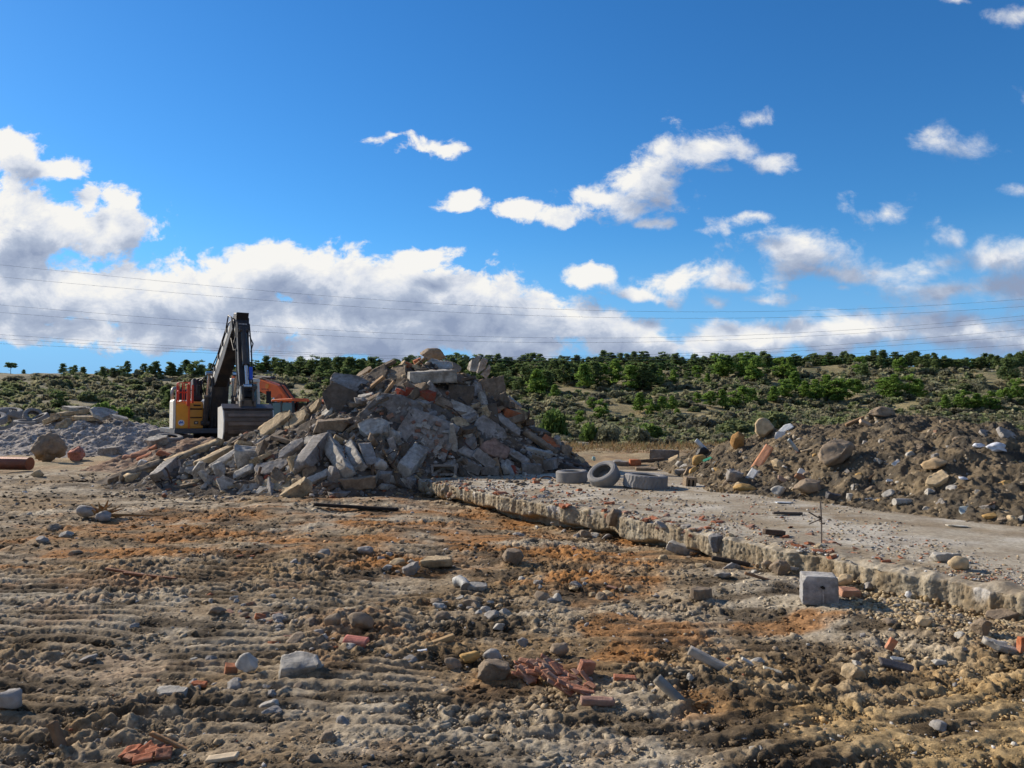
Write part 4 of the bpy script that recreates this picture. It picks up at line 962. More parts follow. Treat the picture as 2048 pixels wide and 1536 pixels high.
def K(kind, px, py, L, W, T, rot, col, label, top=None, lm=None, name=None, cat=None, lift=.9, mat=None, rough=1.0):
    """one described piece: L, W, T are its size as seen at its distance, in photo pixels"""
    sd_[0] += 1; k = msize(px, py)
    me = piece(kind, L * k, W * k, T * k, sd_[0], col, top, mat, rough)
    if max(L, W) > 50: EXC.append((px, py, L * .46, max(W * .5, T) * (.42 if kind == 'slab' else .5), R(rot[1])))
    nm = name or {'slab': 'concrete_slab_fragment', 'beam': 'concrete_beam', 'lump': 'concrete_lump', 'rock': 'boulder', 'plank': 'plank', 'brick': 'brick', 'tile': 'roof_tile'}[kind]
    ct = cat or {'slab': 'concrete slab', 'beam': 'concrete beam', 'lump': 'concrete lump', 'rock': 'boulder', 'plank': 'plank', 'brick': 'brick', 'tile': 'roof tile'}[kind]
    me.name = nm
    return put(nm, me, px, py, label, ct, rot, lift * T * k * .5, 0, None, lm)

def K2(px0, py0, px1, py1, W, T, col, label, top=None, lm=None, kind='beam', lift=.6, mat=None, rough=1.0, spin=0):
    """a bar lying on the surface between two places"""
    sd_[0] += 1; a, b = Vector(hit(px0, py0)), Vector(hit(px1, py1)); k = (a[1] + b[1]) / 2 / F; d = b - a; L = d.length; mid = (a + b) / 2
    me = piece(kind, L, W * k, T * k, sd_[0], col, top, mat, rough); nm = {'beam': 'concrete_beam', 'plank': 'plank', 'slab': 'concrete_slab_fragment'}[kind]; me.name = nm
    x = d.normalized(); n = (snorm(mid[0], mid[1], .5) + Vector((0, -.35, 0))).normalized(); y = n.cross(x).normalized(); z = x.cross(y)
    mt = Matrix((x, y, z)).transposed() @ Euler((R(spin), 0, 0)).to_matrix()
    sf = max(0, float(surf(mid[0], mid[1])) - mid[2])
    o = obj(nm, me, None, mid + z * (T * k * lift + sf * .8), mt.to_euler()); px, py = (px0 + px1) / 2, (py0 + py1) / 2
    EXC.append((px, py, math.hypot(px1 - px0, py1 - py0) * .46, max(W, T) * .5, math.atan2(py1 - py0, px1 - px0)))
    if lm: LM.append((px, py, lm))
    tag(o, label, {'beam': 'concrete beam', 'plank': 'plank', 'slab': 'concrete slab'}[kind]); return o
# --- the central heap, from the summit down
K('rock', 866, 722, 52, 40, 26, (0, 0, 10), CB, 'grey brown boulder perched on the very summit of the heap', lm='the summit boulder')
K('slab', 880, 738, 58, 40, 10, (30, 12, 0), CL, 'pale slab wedged just under the summit boulder', lm='the pale slab under the summit')
K('slab', 905, 742, 40, 30, 12, (25, 35, 0), CB, 'brownish slab sloping down right of the summit boulder')
K('brick', 815, 736, 16, 14, 12, (20, 20, 30), TC, 'orange clay brick, left one of two just left of the summit', name='clay_brick', lm='the two orange summit bricks')
K('brick', 836, 731, 16, 12, 14, (10, -25, 10), TC, 'orange clay brick, right one of two just left of the summit', name='clay_brick')
K('beam', 860, 765, 108, 26, 24, (10, -3, 0), CL, 'long pale lintel lying level below the summit', top=CL, lm='the long pale lintel')
K('slab', 790, 757, 66, 50, 9, (42, -36, 0), CB, 'brownish slab sloping up toward the two orange summit bricks', top=CB, lm='the brownish upper slab')
K('slab', 752, 760, 56, 44, 8, (48, -30, 0), CD, 'dark slab under the brownish upper slab', top=CD)
K('slab', 703, 777, 82, 50, 16, (38, 14, 0), CG, 'rough grey slab jutting from the upper left shoulder', top=CG, lm='the rough grey shoulder slab')
K('slab', 685, 810, 84, 66, 13, (58, 32, 0), CD, 'big dark rounded slab hanging on the left shoulder', top=(.085, .066, .05), lm='the dark rounded shoulder slab')
K('slab', 730, 798, 36, 24, 9, (20, -15, 0), CL, 'small pale slab under the rough grey shoulder slab')
_wide = K('slab', 787, 836, 132, 92, 12, (60, 8, 0), CG, 'wide dark slab tilted across the middle of the heap, light broken rim', top=(.085, .066, .05), lm='the wide dark slab')
_big = K('slab', 850, 883, 132, 112, 11, (57, 24, 0), CG, 'largest slab, strewn with shards, sloping down right to the hollow blocks', top=(.10, .076, .058), lm='the largest strewn slab')
K('slab', 925, 834, 66, 46, 9, (52, 22, 0), CL, 'pale clean slab right of the wide dark slab', top=CL, lm='the pale clean slab')
K('slab', 921, 797, 52, 48, 9, (64, 5, 0), CD, 'dark round slab facing out below the long pale lintel', top=(.10, .078, .06), lm='the dark round slab')
K('slab', 984, 789, 58, 50, 16, (72, -12, 0), CB, 'brown grey slab standing on edge on the right shoulder', top=(.24, .18, .125), lm='the upright right shoulder slab')
K('slab', 980, 868, 76, 52, 10, (50, 44, 0), CG, 'long grey slab sliding down the right side', top=(.27, .25, .22), lm='the sliding grey slab')
k = msize(843, 793)
put('clay_brick', ribbed_brick(60 * k, 26 * k, 24 * k, RB), 843, 795, 'long red hollow brick lying below the long pale lintel', 'brick', (18, 10, 0), .05, .05, None, 'the long red brick')
put('clay_brick', ribbed_brick(30 * k, 22 * k, 24 * k, RB), 803, 798, 'short dark red hollow brick left of the long red one', 'brick', (10, 30, 35), .03, .05)
k = msize(1018, 836)
put('clay_brick', ribbed_brick(36 * k, 24 * k, 24 * k, TC), 1019, 836, 'single orange hollow brick on the right slope', 'brick', (10, 18, 25), .05, .05, None, 'the orange right slope brick')
K('brick', 826, 812, 16, 12, 9, (10, 5, 0), TC, 'small bright orange brick end on the wide dark slab', name='clay_brick')
K('slab', 990, 914, 64, 46, 22, (55, 25, 0), (.34, .23, .18), 'reddish ribbed wall block low on the right', lm='the reddish ribbed block')
K('beam', 664, 862, 80, 26, 24, (10, -3, -8), CB, 'short crusty beam lying level under the dark rounded shoulder slab', lm='the crusty level beam')
K2(660, 890, 700, 962, 27, 24, CL, 'thick pale pillar leaning at the heap front, cracked face', lm='the leaning pale pillar', spin=35)
K2(700, 896, 724, 946, 22, 18, CL, 'pale post right of the leaning pale pillar', spin=20)
K2(729, 894, 745, 942, 24, 17, CG, 'grey post standing almost upright at the heap front', lm='the upright grey post')
K2(604, 950, 654, 886, 32, 26, CG, 'thick grey beam leaning left of the pale pillar', lm='the thick left beam', spin=-15)
K2(797, 957, 838, 908, 32, 22, CL, 'bright broad beam leaning right, at the foot of the largest slab', lm='the bright broad beam', top=CL, spin=-10)
K('slab', 748, 870, 62, 46, 24, (50, -5, 0), CL, 'pale grey wall piece above the upright grey post', top=CL, lm='the pale wall piece')
K('lump', 788, 885, 34, 28, 24, (10, 20, 30), CL, 'pale squarish lump between wall piece and largest slab')
K('beam', 716, 976, 74, 26, 22, (5, -4, 4), CB, 'low crusty slab end lying at the foot of the leaning pillar', lm='the low crusty slab end')
K('lump', 768, 963, 38, 24, 22, (12, 12, 20), CG, 'blue grey block at the foot of the heap, left of the bright broad beam')
K('rock', 757, 945, 36, 30, 32, (0, 0, 0), CL, 'pale rounded stone leaning on the blue grey block', name='stone', cat='stone')
K('lump', 670, 968, 26, 18, 34, (8, 8, 10), CG, 'narrow grey block standing at the foot left of the leaning pillar')
K('beam', 905, 903, 20, 12, 58, (10, 0, 0), CL, 'pale upright post under the sliding grey slab')
K('slab', 930, 900, 60, 36, 10, (35, -30, 0), CG, 'grey slab edge beside the hollow blocks')
k = msize(890, 945)
for (px, py, L, H, rot, lab) in [(889, 947, 50, 22, (84, 0, 0), 'grey hollow block lying level, leftmost in the foot row'), (940, 938, 44, 22, (12, 22, 12), 'grey hollow block tipped right of the leftmost one'), (965, 928, 50, 26, (-20, 38, 10), 'grey hollow block tumbled against the ribbed block'),
                                (1062, 944, 40, 24, (4, 4, 10), 'large grey hollow block at the right end of the foot row'), (1096, 935, 32, 24, (6, -6, -30), 'grey hollow block turned sideways near the loose tyres'), (1076, 925, 30, 20, (15, 20, 0), 'brownish hollow block resting on its neighbours by the tyres'), (980, 948, 36, 18, (3, 2, 0), 'half buried hollow block, low in the foot row')]:
    put('hollow_block', hollow_block(L * k, H * k, H * k * .9, CG if 'brown' not in lab else CB, 1 if px == 889 else 3), px, py, lab, 'hollow block', rot, .08, .08, 'hollow concrete blocks at the heap foot', 'the hollow block ' + {889: 'row', 1062: 'at the right end'}.get(px, '') if px in (889, 1062) else None)
K2(914, 906, 984, 940, 19, 16, CG, 'narrow grey kerb piece sloping down to the hollow blocks')
K('beam', 1075, 912, 60, 18, 14, (10, 14, 0), CL, 'pale kerb piece lying above the right hollow blocks')
K('lump', 1040, 924, 44, 16, 14, (10, 50, 0), CG, 'grey bar stuck between the right hollow blocks')
K('slab', 1100, 890, 42, 30, 6, (45, 28, 0), TC, 'thin orange tile panel on the lower right flank', name='roof_tile', cat='roof tile', mat=M['clay'], lm='the orange tile panel')
K('plank', 1140, 938, 80, 14, 8, (5, 18, 0), (.10, .085, .075), 'dark plank lying below the right flank beside the tyres', lm='the dark plank by the tyres')
K('plank', 1150, 930, 90, 10, 5, (5, 14, 10), (.13, .10, .085), 'thin dark plank crossing behind the one beside the tyres')
# jagged pieces along the skyline of the heap
for (px, py, L, W, T, rot, col, lab) in [(728, 752, 44, 20, 6, (30, -32, 0), CB, 'thin brown slab edge rising left of the brownish upper slab'), (768, 740, 50, 14, 7, (20, -28, 10), CD, 'dark bar poking out over the left skyline of the heap'), (800, 744, 36, 16, 8, (24, -44, 0), CT, 'tan splinter under the left orange summit brick'), (948, 760, 20, 16, 34, (8, 16, 0), CL, 'pale post standing on the right skyline of the heap'), (963, 764, 16, 12, 32, (8, 24, 0), CG, 'grey stub beside the pale skyline post'), (974, 768, 14, 10, 26, (10, 34, 0), CG, 'smaller grey stub right of the skyline post'), (895, 756, 40, 24, 6, (36, 20, 0), CL, 'light flake of concrete over the long pale lintel'), (668, 790, 34, 20, 6, (34, -20, 0), CG, 'grey flake behind the dark rounded shoulder slab'), (1026, 812, 40, 14, 8, (16, 40, 0), CG, 'grey bar on the right skyline above the orange brick'), (745, 778, 60, 12, 6, (20, -40, 6), (.30, .19, .10), 'torn brown timber under the brownish upper slab'), (772, 790, 54, 9, 6, (20, -52, 0), (.34, .22, .12), 'splintered timber crossing below the torn brown one')]:
    K('plank' if 'timber' in lab else 'beam' if T > 20 or W < 15 else 'slab', px, py, L, W, T, rot, col, lab, lift=2)
# left flank
K2(318, 973, 356, 938, 24, 20, CG, 'thick grey stub standing on the longest thin beam')
K2(470, 960, 512, 940, 18, 12, CL, 'pale short bar low between the arch and the wide foot slab')
K2(520, 900, 572, 868, 20, 10, CD, 'dark bar in the shade under the big tan slab')
K2(560, 930, 612, 888, 24, 10, CG, 'grey slab strip leaning beside the thick left beam', kind='slab')
K2(610, 975, 660, 952, 18, 12, CL, 'pale bar at the heap foot left of the pale pillar')
K2(1010, 905, 1060, 935, 16, 12, CG, 'grey bar sliding down beside the right hollow blocks')
K2(1040, 862, 1110, 912, 14, 10, CB, 'long brownish bar down the right flank of the heap')
K2(985, 835, 1042, 880, 18, 10, CG, 'grey bar sloping below the orange right slope brick', kind='slab')
K2(860, 800, 905, 822, 22, 10, CB, 'brownish flake below the long red brick', kind='slab')
K('slab', 539, 866, 112, 40, 15, (36, -37, 0), CT, 'big tan slab leaning up under the excavator bucket', top=(.54, .40, .24), lm='the big tan slab')
K('slab', 592, 846, 62, 44, 10, (40, -35, 0), CT, 'second tan slab right of the big tan one', top=CT, lm='the second tan slab')
K('slab', 630, 822, 40, 24, 10, (40, -52, 0), CT, 'small tan splinter standing above the second tan slab')
K('slab', 612, 862, 56, 34, 9, (48, -38, 0), CD, 'dark slab under the second tan slab')
K('plank', 640, 838, 40, 14, 5, (20, -30, 0), (.30, .2, .12), 'brown board stub behind the second tan slab')
K2(252, 968, 446, 890, 17, 14, CT, 'longest thin beam on the left flank, sloping up right', lm='the longest thin beam')
K2(374, 934, 456, 884, 18, 14, CL, 'pale beam right above the longest thin beam')
K2(396, 940, 470, 904, 19, 14, CT, 'tan beam sloping in the middle of the left flank')
K2(422, 946, 488, 904, 18, 12, CL, 'pale bar right of the tan sloping beam')
K('slab', 492, 928, 44, 40, 34, (25, 5, 20), CL, 'pale wedge shaped block with a brown broken face', lm='the pale wedge block')
K('slab', 541, 947, 74, 40, 16, (38, -8, 0), CG, 'wide grey slab at the foot of the left flank', lm='the wide foot slab')
K2(240, 964, 330, 931, 17, 14, CB, 'brown beam half buried at the left end of the heap')
K2(216, 969, 280, 944, 14, 12, CB, 'thin brown bar low at the left end')
K('lump', 395, 958, 24, 18, 36, (8, 12, 0), CL, 'left leg of the broken arch piece', lm='the broken arch')
K('lump', 440, 958, 24, 18, 34, (8, -14, 0), CL, 'right leg of the broken arch piece')
K('slab', 316, 890, 44, 26, 16, (20, -8, 0), CL, 'pale smooth slab near the black tyre on the rubble', lm='the pale slab by the black tyre')
K('lump', 222, 908, 56, 22, 14, (8, -6, 0), CG, 'low grey kerb length left of the orange roof tiles')
for i, (px, py, r_) in enumerate([(284, 908, -16), (290, 916, -22), (278, 912, -8), (300, 902, -30), (262, 918, 6), (330, 912, 20)]):
    K('tile', px, py, 30, 16, 4, (25, r_, rt.uniform(-30, 30)), TC if i % 2 else (.42, .2, .12), ['flat brownish tile, uppermost of the fan', 'flat orange tile sloping in the fan', 'brown stained tile at the back of the fan', 'tilted orange tile at the right of the fan', 'muddy brown tile low at the left of the fan', 'orange tile apart to the right of the fan'][i] + ' left of the heap', lm='the tile fan' if i == 0 else None, lift=1)
K('lump', 285, 932, 18, 14, 12, (0, 20, 0), WH, 'small white plaster lump below the tile fan')
# left foreground
K('rock', 95, 925, 50, 44, 56, (0, 0, 20), CB, 'tall crusty brown boulder standing beside the rusty pipe', lm='the tall crusty boulder', rough=2.4)
K('lump', 152, 920, 36, 26, 22, (10, -35, 20), (.52, .22, .16), 'red and white broken masonry chunk beside the crusty boulder', lm='the red masonry chunk')
K('rock', 76, 955, 26, 20, 16, (0, 0, 0), CT, 'small tan stone at the foot of the crusty boulder', name='stone', cat='stone')
p = hit(20, 944); b = MB()
b.tube([(p[0] - 3.0, p[1] + .35, p[2] + .26), (p[0] - 1, p[1] + .1, p[2] + .25), (p[0] + .62, p[1] - .1, p[2] + .24)], .185, 20)
me = b.mesh('rusty_pipe', M['steel'], (.23, .075, .04), smooth=False); tag(obj('rusty_pipe', me), 'thick red brown rusty pipe lying at the left edge', 'pipe'); LM.append((30, 935, 'the rusty pipe'))
# pale slabs stacked on the gravel heap
for i, (px, py, L, W, T, rot, lab) in enumerate([(150, 817, 56, 30, 7, (8, 3, 0), 'uppermost pale slab stacked on the gravel heap'), (142, 826, 78, 34, 8, (8, -8, 0), 'long pale slab second from the top of the stack'), (138, 835, 52, 30, 8, (10, -6, 0), 'short pale slab third in the stack'), (204, 826, 44, 40, 7, (22, 22, 0), 'broad slab leaning off the right of the stack'), (178, 836, 56, 26, 8, (8, 2, 0), 'low slab under the right of the stack'), (104, 838, 34, 30, 10, (10, -25, 0), 'slab end poking out left of the stack'), (240, 835, 40, 18, 5, (10, 16, 0), 'dark thin slab right of the stack'), (128, 852, 36, 22, 20, (10, -35, 0), 'brown lump in the gravel under the stack')]):
    sd_[0] += 1; d = 35.6 - .2 * i; k = d / F; q = at(px, py, d)
    me = piece('slab' if 'lump' not in lab else 'lump', L * k, W * k, T * k, sd_[0], CT if i % 3 else CL, CL); me.name = 'concrete_slab_fragment'
    tag(obj('concrete_slab_fragment', me, None, q, tuple(R(a) for a in rot)), lab, 'concrete slab', 'slabs stacked on the gravel heap')

# --- tyres
def tyre(Rr, w, seed, lug=True):
    n = 64; prof = [(.60, -.38), (.64, -.46), (.80, -.50), (.93, -.47), (1.0, -.40), (1.0, -.14), (1.0, .14), (1.0, .40), (.93, .47), (.80, .50), (.64, .46), (.60, .38), (.66, .30), (.90, .30), (.93, 0), (.90, -.30), (.66, -.30)]
    V = []; Fc = []; m = len(prof)
    for k in range(n):
        a = 2 * PI * k / n
        for j, (r_, z) in enumerate(prof):
            rr = r_ - (.02 if (lug and 4 <= j <= 7 and k % 2 == (j // 2) % 2) else 0)
            V.append((Rr * rr * math.cos(a), Rr * rr * math.sin(a), w * z))
    for k in range(n):
        for j in range(m): Fc.append((k * m + j, k * m + (j + 1) % m, ((k + 1) % n) * m + (j + 1) % m, ((k + 1) % n) * m + j))
    V = np.array(V); V += .012 * np.stack([pn3(V * 2, seed + i) for i in range(3)], 1)
    return mesh('tyre', V, Fc, M['rubber'], tone(V, (.22, .215, .21), seed, amp=.3), smooth=False)
def put_tyre(px, py, Rpx, w, rot, label, z=0, group='discarded tyres', d=None, lm=None):
    p = hit(px, py) if d is None else at(px, py, d); k = p[1] / F
    o = obj('tyre', tyre(Rpx * k, w * k, int(px), px == 1295 or px < 1000), None, (p[0], p[1] + (Rpx * k * .5 if d is None else 0), p[2] + z * k), tuple(R(a) for a in rot)); tag(o, label, 'tyre', group)
    if lm: LM.append((px, py, lm))
put_tyre(1295, 978, 44, 29, (3, 3, 20), 'ribbed tyre lying flat on the slab, rightmost of three', 14, lm='the flat ribbed tyre')
put_tyre(1210, 974, 31, 27, (40, 0, -44), 'muddy brown tyre tipped up with its opening facing out, middle of three', 22, lm='the tipped tyre')
put_tyre(1145, 966, 32, 24, (2, -2, 0), 'grey dusty tyre lying flat left of the tipped tyre', 12)
K('rock', 1199, 958, 26, 20, 14, (0, 0, 0), CL, 'pale stone lying inside the tipped tyre', name='stone', cat='stone', lift=2.2)
put_tyre(333, 884, 26, 16, (8, 8, 0), 'black tyre lying on the rubble in front of the excavator body', 5, lm='the black tyre')
put_tyre(312, 878, 22, 14, (-20, -14, 0), 'black tyre half hidden behind the other on the rubble', 5)
for i, (px, py, r_, rot, lab) in enumerate([(18, 826, 24, (12, 8, 0), 'large black tyre on top of the tyre pile'), (38, 838, 24, (-30, 20, 0), 'tyre leaning in the middle of the tyre pile'), (8, 842, 26, (60, 0, 20), 'tyre standing at the left of the tyre pile'), (66, 833, 18, (50, 10, 40), 'small tyre propped right of the tyre pile'), (82, 838, 16, (25, -20, 0), 'small tyre at the right end of the tyre pile'), (52, 848, 22, (5, 5, 0), 'tyre lying flat low in the tyre pile'), (-16, 838, 26, (20, 10, 0), 'tyre cut by the left edge of the view')]):
    d = 44 - .5 * i; put_tyre(px, py, r_, 14, rot, lab, 0, 'tyres piled at the far left', d)

# --- the earth mound
K('rock', 1529, 877, 38, 34, 36, (0, 20, 0), CT, 'big rounded tan boulder near the left end of the mound crest', lm='the rounded mound boulder', lift=1.2)
K('rock', 1475, 902, 26, 26, 36, (0, 15, 0), (.34, .19, .07), 'upright brown yellow rock on the left slope', lm='the upright brown rock', lift=1.1)
K('rock', 1398, 930, 30, 22, 22, (0, -30, 0), OC, 'ochre yellow stone at the left toe of the mound', lm='the ochre toe stone')
K('rock', 1388, 946, 24, 18, 14, (0, -20, 0), OC, 'lower ochre stone touching the ochre toe stone', name='stone', cat='stone')
K('rock', 1668, 930, 76, 56, 50, (0, -15, 0), CB, 'large brown boulder with pale edges in the mound face', lm='the large face boulder', lift=.9)
K('rock', 1870, 943, 48, 38, 30, (0, -12, 0), (.50, .36, .21), 'smooth tan boulder on the right of the mound face', lm='the smooth tan boulder', lift=1)
K('slab', 1872, 972, 52, 26, 18, (30, -28, 0), CT, 'flat tan stone leaning below the smooth tan boulder', name='boulder', cat='boulder', mat=M['stone'])
K('rock', 1762, 838, 48, 34, 22, (0, 0, 0), CB, 'bulky brown rock on the highest point of the mound', lm='the crest rock', lift=1.2)
K('rock', 1617, 988, 58, 40, 32, (0, 3, 0), CB, 'broad brown boulder resting at the foot of the mound', lm='the broad foot boulder', lift=1)
K('lump', 1467, 966, 38, 28, 26, (8, 10, 20), CG, 'blue grey concrete lump at the foot of the salmon plank', lm='the blue grey lump')
K('rock', 1486, 985, 46, 26, 18, (0, 4, 0), OC, 'ochre and grey stone under the blue grey lump', name='stone', cat='stone')
K('rock', 1556, 992, 30, 24, 20, (0, -10, 0), CL, 'pale stone between the salmon plank and the broad foot boulder', name='stone', cat='stone')
K('rock', 1982, 1038, 30, 20, 14, (0, 0, 0), OC, 'ochre stone lying on the slab near the bent grey sheet', name='stone', cat='stone')
K('rock', 2005, 1044, 18, 14, 11, (0, 0, 0), CB, 'small brown stone right of the ochre stone on the slab', name='stone', cat='stone')
K('plank', 1517, 935, 84, 17, 4, (52, -56, 0), (.62, .30, .17), 'salmon orange board leaning on the mound, white broken foot', lm='the salmon plank', lift=4)
K('plank', 1501, 960, 36, 15, 3, (50, -56, 0), WH, 'white splintered board at the foot of the salmon plank', lift=4)
K('plank', 1594, 908, 54, 8, 4, (40, 52, 0), (.40, .43, .41), 'grey green metal strip sloping down right on the mound', name='metal_strip', cat='metal strip', mat=M['plastic'], lm='the grey green strip', lift=4)
K('plank', 1735, 858, 32, 12, 6, (30, 25, 0), (.58, .42, .28), 'pale split board just below the crest rock', lift=3)
K('plank', 1710, 850, 40, 6, 5, (10, -24, 0), (.25, .16, .09), 'brown stick leaning left of the crest rock', name='stick', cat='stick', lift=3)
K('slab', 1603, 955, 24, 18, 2, (60, -60, 0), WH, 'white scrap panel stuck in the mound right of the salmon plank', name='scrap_panel', cat='scrap panel', mat=M['plastic'], lift=6)
K('slab', 1566, 966, 26, 12, 2, (50, 28, 0), (.46, .30, .2), 'salmon scrap board edge low on the mound', name='scrap_panel', cat='scrap panel', mat=M['plastic'], lift=6)
K('slab', 1560, 880, 26, 20, 2, (60, -70, 0), WH, 'white triangular scrap beside the rounded mound boulder', name='scrap_panel', cat='scrap panel', mat=M['plastic'], lift=8)
K('slab', 1571, 865, 30, 16, 2, (40, -30, 0), (.55, .57, .58), 'light grey scrap sheet right of the rounded mound boulder', name='scrap_panel', cat='scrap panel', mat=M['plastic'], lift=8)
K('slab', 1793, 933, 18, 12, 2, (50, -20, 0), WH, 'small white scrap on the middle of the mound face', name='scrap_panel', cat='scrap panel', mat=M['plastic'], lift=6)
K('slab', 1780, 967, 16, 7, 2, (40, 0, 0), WH, 'small white scrap below the middle of the mound face', name='scrap_panel', cat='scrap panel', mat=M['plastic'], lift=6)
K('slab', 1936, 1026, 42, 22, 2, (40, -12, 0), (.40, .44, .42), 'bent grey sheet lying at the right foot of the mound', name='metal_sheet', cat='metal sheet', mat=M['plastic'], lm='the bent grey sheet', lift=6)
K('slab', 1918, 1054, 44, 20, 1.5, (0, 2, 0), (.58, .54, .44), 'cream sheet lying flat on the slab before the mound', name='metal_sheet', cat='sheet', mat=M['plastic'], lift=3)
K('slab', 1568, 1007, 40, 12, 2, (0, 2, 0), (.6, .62, .64), 'pale board lying flat at the foot of the mound', name='scrap_panel', cat='scrap panel', mat=M['plastic'], lift=2)
K('slab', 1415, 925, 18, 6, 2, (40, -24, 0), (.06, .38, .22), 'small green plastic strip by the ochre toe stone', name='plastic_strip', cat='plastic strip', mat=M['plastic'], lift=6)
K('plank', 1406, 902, 40, 10, 3, (50, 46, 0), (.56, .58, .56), 'white ribbed gutter piece sticking out left of the mound', name='gutter', cat='gutter', mat=M['plastic'], lm='the white gutter', lift=5)
K('rock', 1404, 915, 26, 18, 22, (0, 10, 0), (.02, .02, .02), 'black plastic tub lying under the white gutter', name='plastic_tub', cat='tub', mat=M['black'])
k = msize(1806, 1014); p = hit(1806, 1012)
tag(obj('clay_pipe', MB().tube([(p[0] - 19 * k, p[1] - .02, p[2] + .06), (p[0] + 18 * k, p[1] + .05, p[2] + .05)], 7 * k, 16).mesh('clay_pipe', M['concrete'], CL)), 'short pale cylinder of pipe at the foot of the mound', 'pipe'); LM.append((1806, 1014, 'the pale pipe length'))
p = hit(1378, 976); k = p[1] / F
put('hollow_block', hollow_block(22 * k, 22 * k, 20 * k, CB, 2), 1379, 972, 'brown hollow block at the left toe of the mound, next to the slab', 'hollow block', (95, 4, 8), .07, 0, None, 'the toe hollow block')
for (px, py, s, lab) in [(1995, 905, 34, 'white crumpled plastic sack on the right part of the mound'), (1960, 898, 22, 'second white sack left of the crumpled one'), (1925, 962, 16, 'small white sack low on the right of the mound')]:
    K('rock', px, py, s, s * .8, s * .45, (20, 0, 0), (.62, .64, .68), lab, name='plastic_sack', cat='sack', mat=M['plastic'], lift=1.5, rough=3)
K('slab', 2020, 880, 60, 40, 8, (45, 35, 0), CG, 'big grey slab sloping at the right end of the mound crest', lm='the grey crest slab')
K('slab', 1975, 872, 34, 24, 6, (40, 20, 0), CG, 'smaller grey slab left of the grey crest slab')
K('slab', 1670, 1003, 30, 16, 12, (12, 8, 10), (.04, .04, .045), 'black and white broken appliance panel at the foot of the mound', name='scrap_panel', cat='scrap panel', mat=M['plastic'], lift=1.5)
K('beam', 1700, 1006, 10, 9, 17, (0, 0, 0), CL, 'short pale stub standing right of the broken appliance panel', lift=1.2)
K('slab', 1608, 962, 40, 14, 8, (30, 30, 0), (.38, .2, .11), 'red brown board stub above the broad foot boulder', name='scrap_panel', cat='scrap panel', mat=M['wood'])
rr = random.Random(5)
# twigs, roots and boards sticking from the mound, each by itself
for i in range(46):
    px = 1400 + 600 * rr.random() ** 1.2; lo = np.interp(px, [1380, 1600, 1850, 2048], [965, 990, 1015, 1045]); hi = np.interp(px, [1380, 1480, 1600, 1760, 2048], [945, 895, 868, 845, 872]); py = hi + (lo - hi) * rr.random()
    p = hit(px, py); k = p[1] / F; L = (10 + 34 * rr.random()) * k; a = rr.uniform(-1.3, 1.3)
    b = MB(); pts = [Vector((p[0], p[1], p[2])) + Vector((math.cos(a) * L * t + .03 * rr.uniform(-1, 1), -.12 * t + .02, math.sin(a) * L * t * .8 + .05 * t)) for t in (-.5, -.15, .2, .5)]
    b.tube(pts, [.012 + .012 * rr.random()] * 3 + [.006], 6)
    c_ = rr.choice([(.16, .10, .055), (.30, .22, .13), (.09, .06, .04)])
    KEEP.setdefault('twig', []).append((obj('stick', b.mesh('stick', M['twig'], c_)), px, py, rr.choice(['thin', 'crooked']) + {.16: ' brown', .30: ' pale', .09: ' dark'}[c_[0]] + ' stick', 'stick', 'sticks poking from the earth mound'))
# between heap and mound, at the back
for (kind, px, py, L, W, T, rot, col, lab, kw) in [
    ('slab', 1330, 920, 62, 8, 20, (0, 2, 6), (.22, .20, .18), 'low dark wall panel standing at the back of the slab', dict(name='wall_panel', cat='wall panel', lift=1, lm='the dark wall panel')),
    ('brick', 1270, 931, 22, 12, 12, (0, 0, 5), TC, 'red brick block lying behind the flat ribbed tyre', dict(name='clay_brick', lm='the red back brick', lift=1)),
    ('slab', 1240, 931, 36, 14, 9, (10, 4, 0), CG, 'grey flagstone behind the tipped tyre', dict(lift=1)), ('slab', 1295, 941, 50, 18, 6, (8, 3, 0), CB, 'thin brown flagstone behind the flat ribbed tyre', dict(lift=1)),
    ('plank', 1300, 924, 60, 8, 6, (0, -4, 10), (.12, .085, .06), 'dark beam lying behind the red back brick', dict(lift=1)), ('rock', 1187, 922, 8, 6, 10, (0, 0, 0), (.35, .55, .52), 'small pale blue rag standing near the tyres', dict(name='rag', cat='rag', mat=M['plastic'], lift=1)),
    ('lump', 1360, 935, 20, 14, 12, (0, 20, 0), CL, 'pale lump right under the dark wall panel', {}), ('slab', 1348, 923, 26, 14, 8, (20, -30, 0), CT, 'tan board end under the dark wall panel', {}), ('slab', 1372, 934, 30, 12, 5, (20, -20, 0), CL, 'pale splinter left of the ochre toe stone', {}), ('slab', 1363, 948, 26, 12, 9, (5, -4, 0), CG, 'grey kerb stub left of the mound toe', {}),
    ('rock', 1128, 892, 20, 14, 10, (0, 0, 0), CT, 'tan stone on the far edge of the yard', dict(name='stone', cat='stone')), ('slab', 1170, 892, 24, 14, 7, (0, 0, 0), CL, 'pale stone block on the far edge of the yard', dict(name='stone', cat='stone'))]:
    K(kind, px, py, L, W, T, rot, col, lab, **kw)

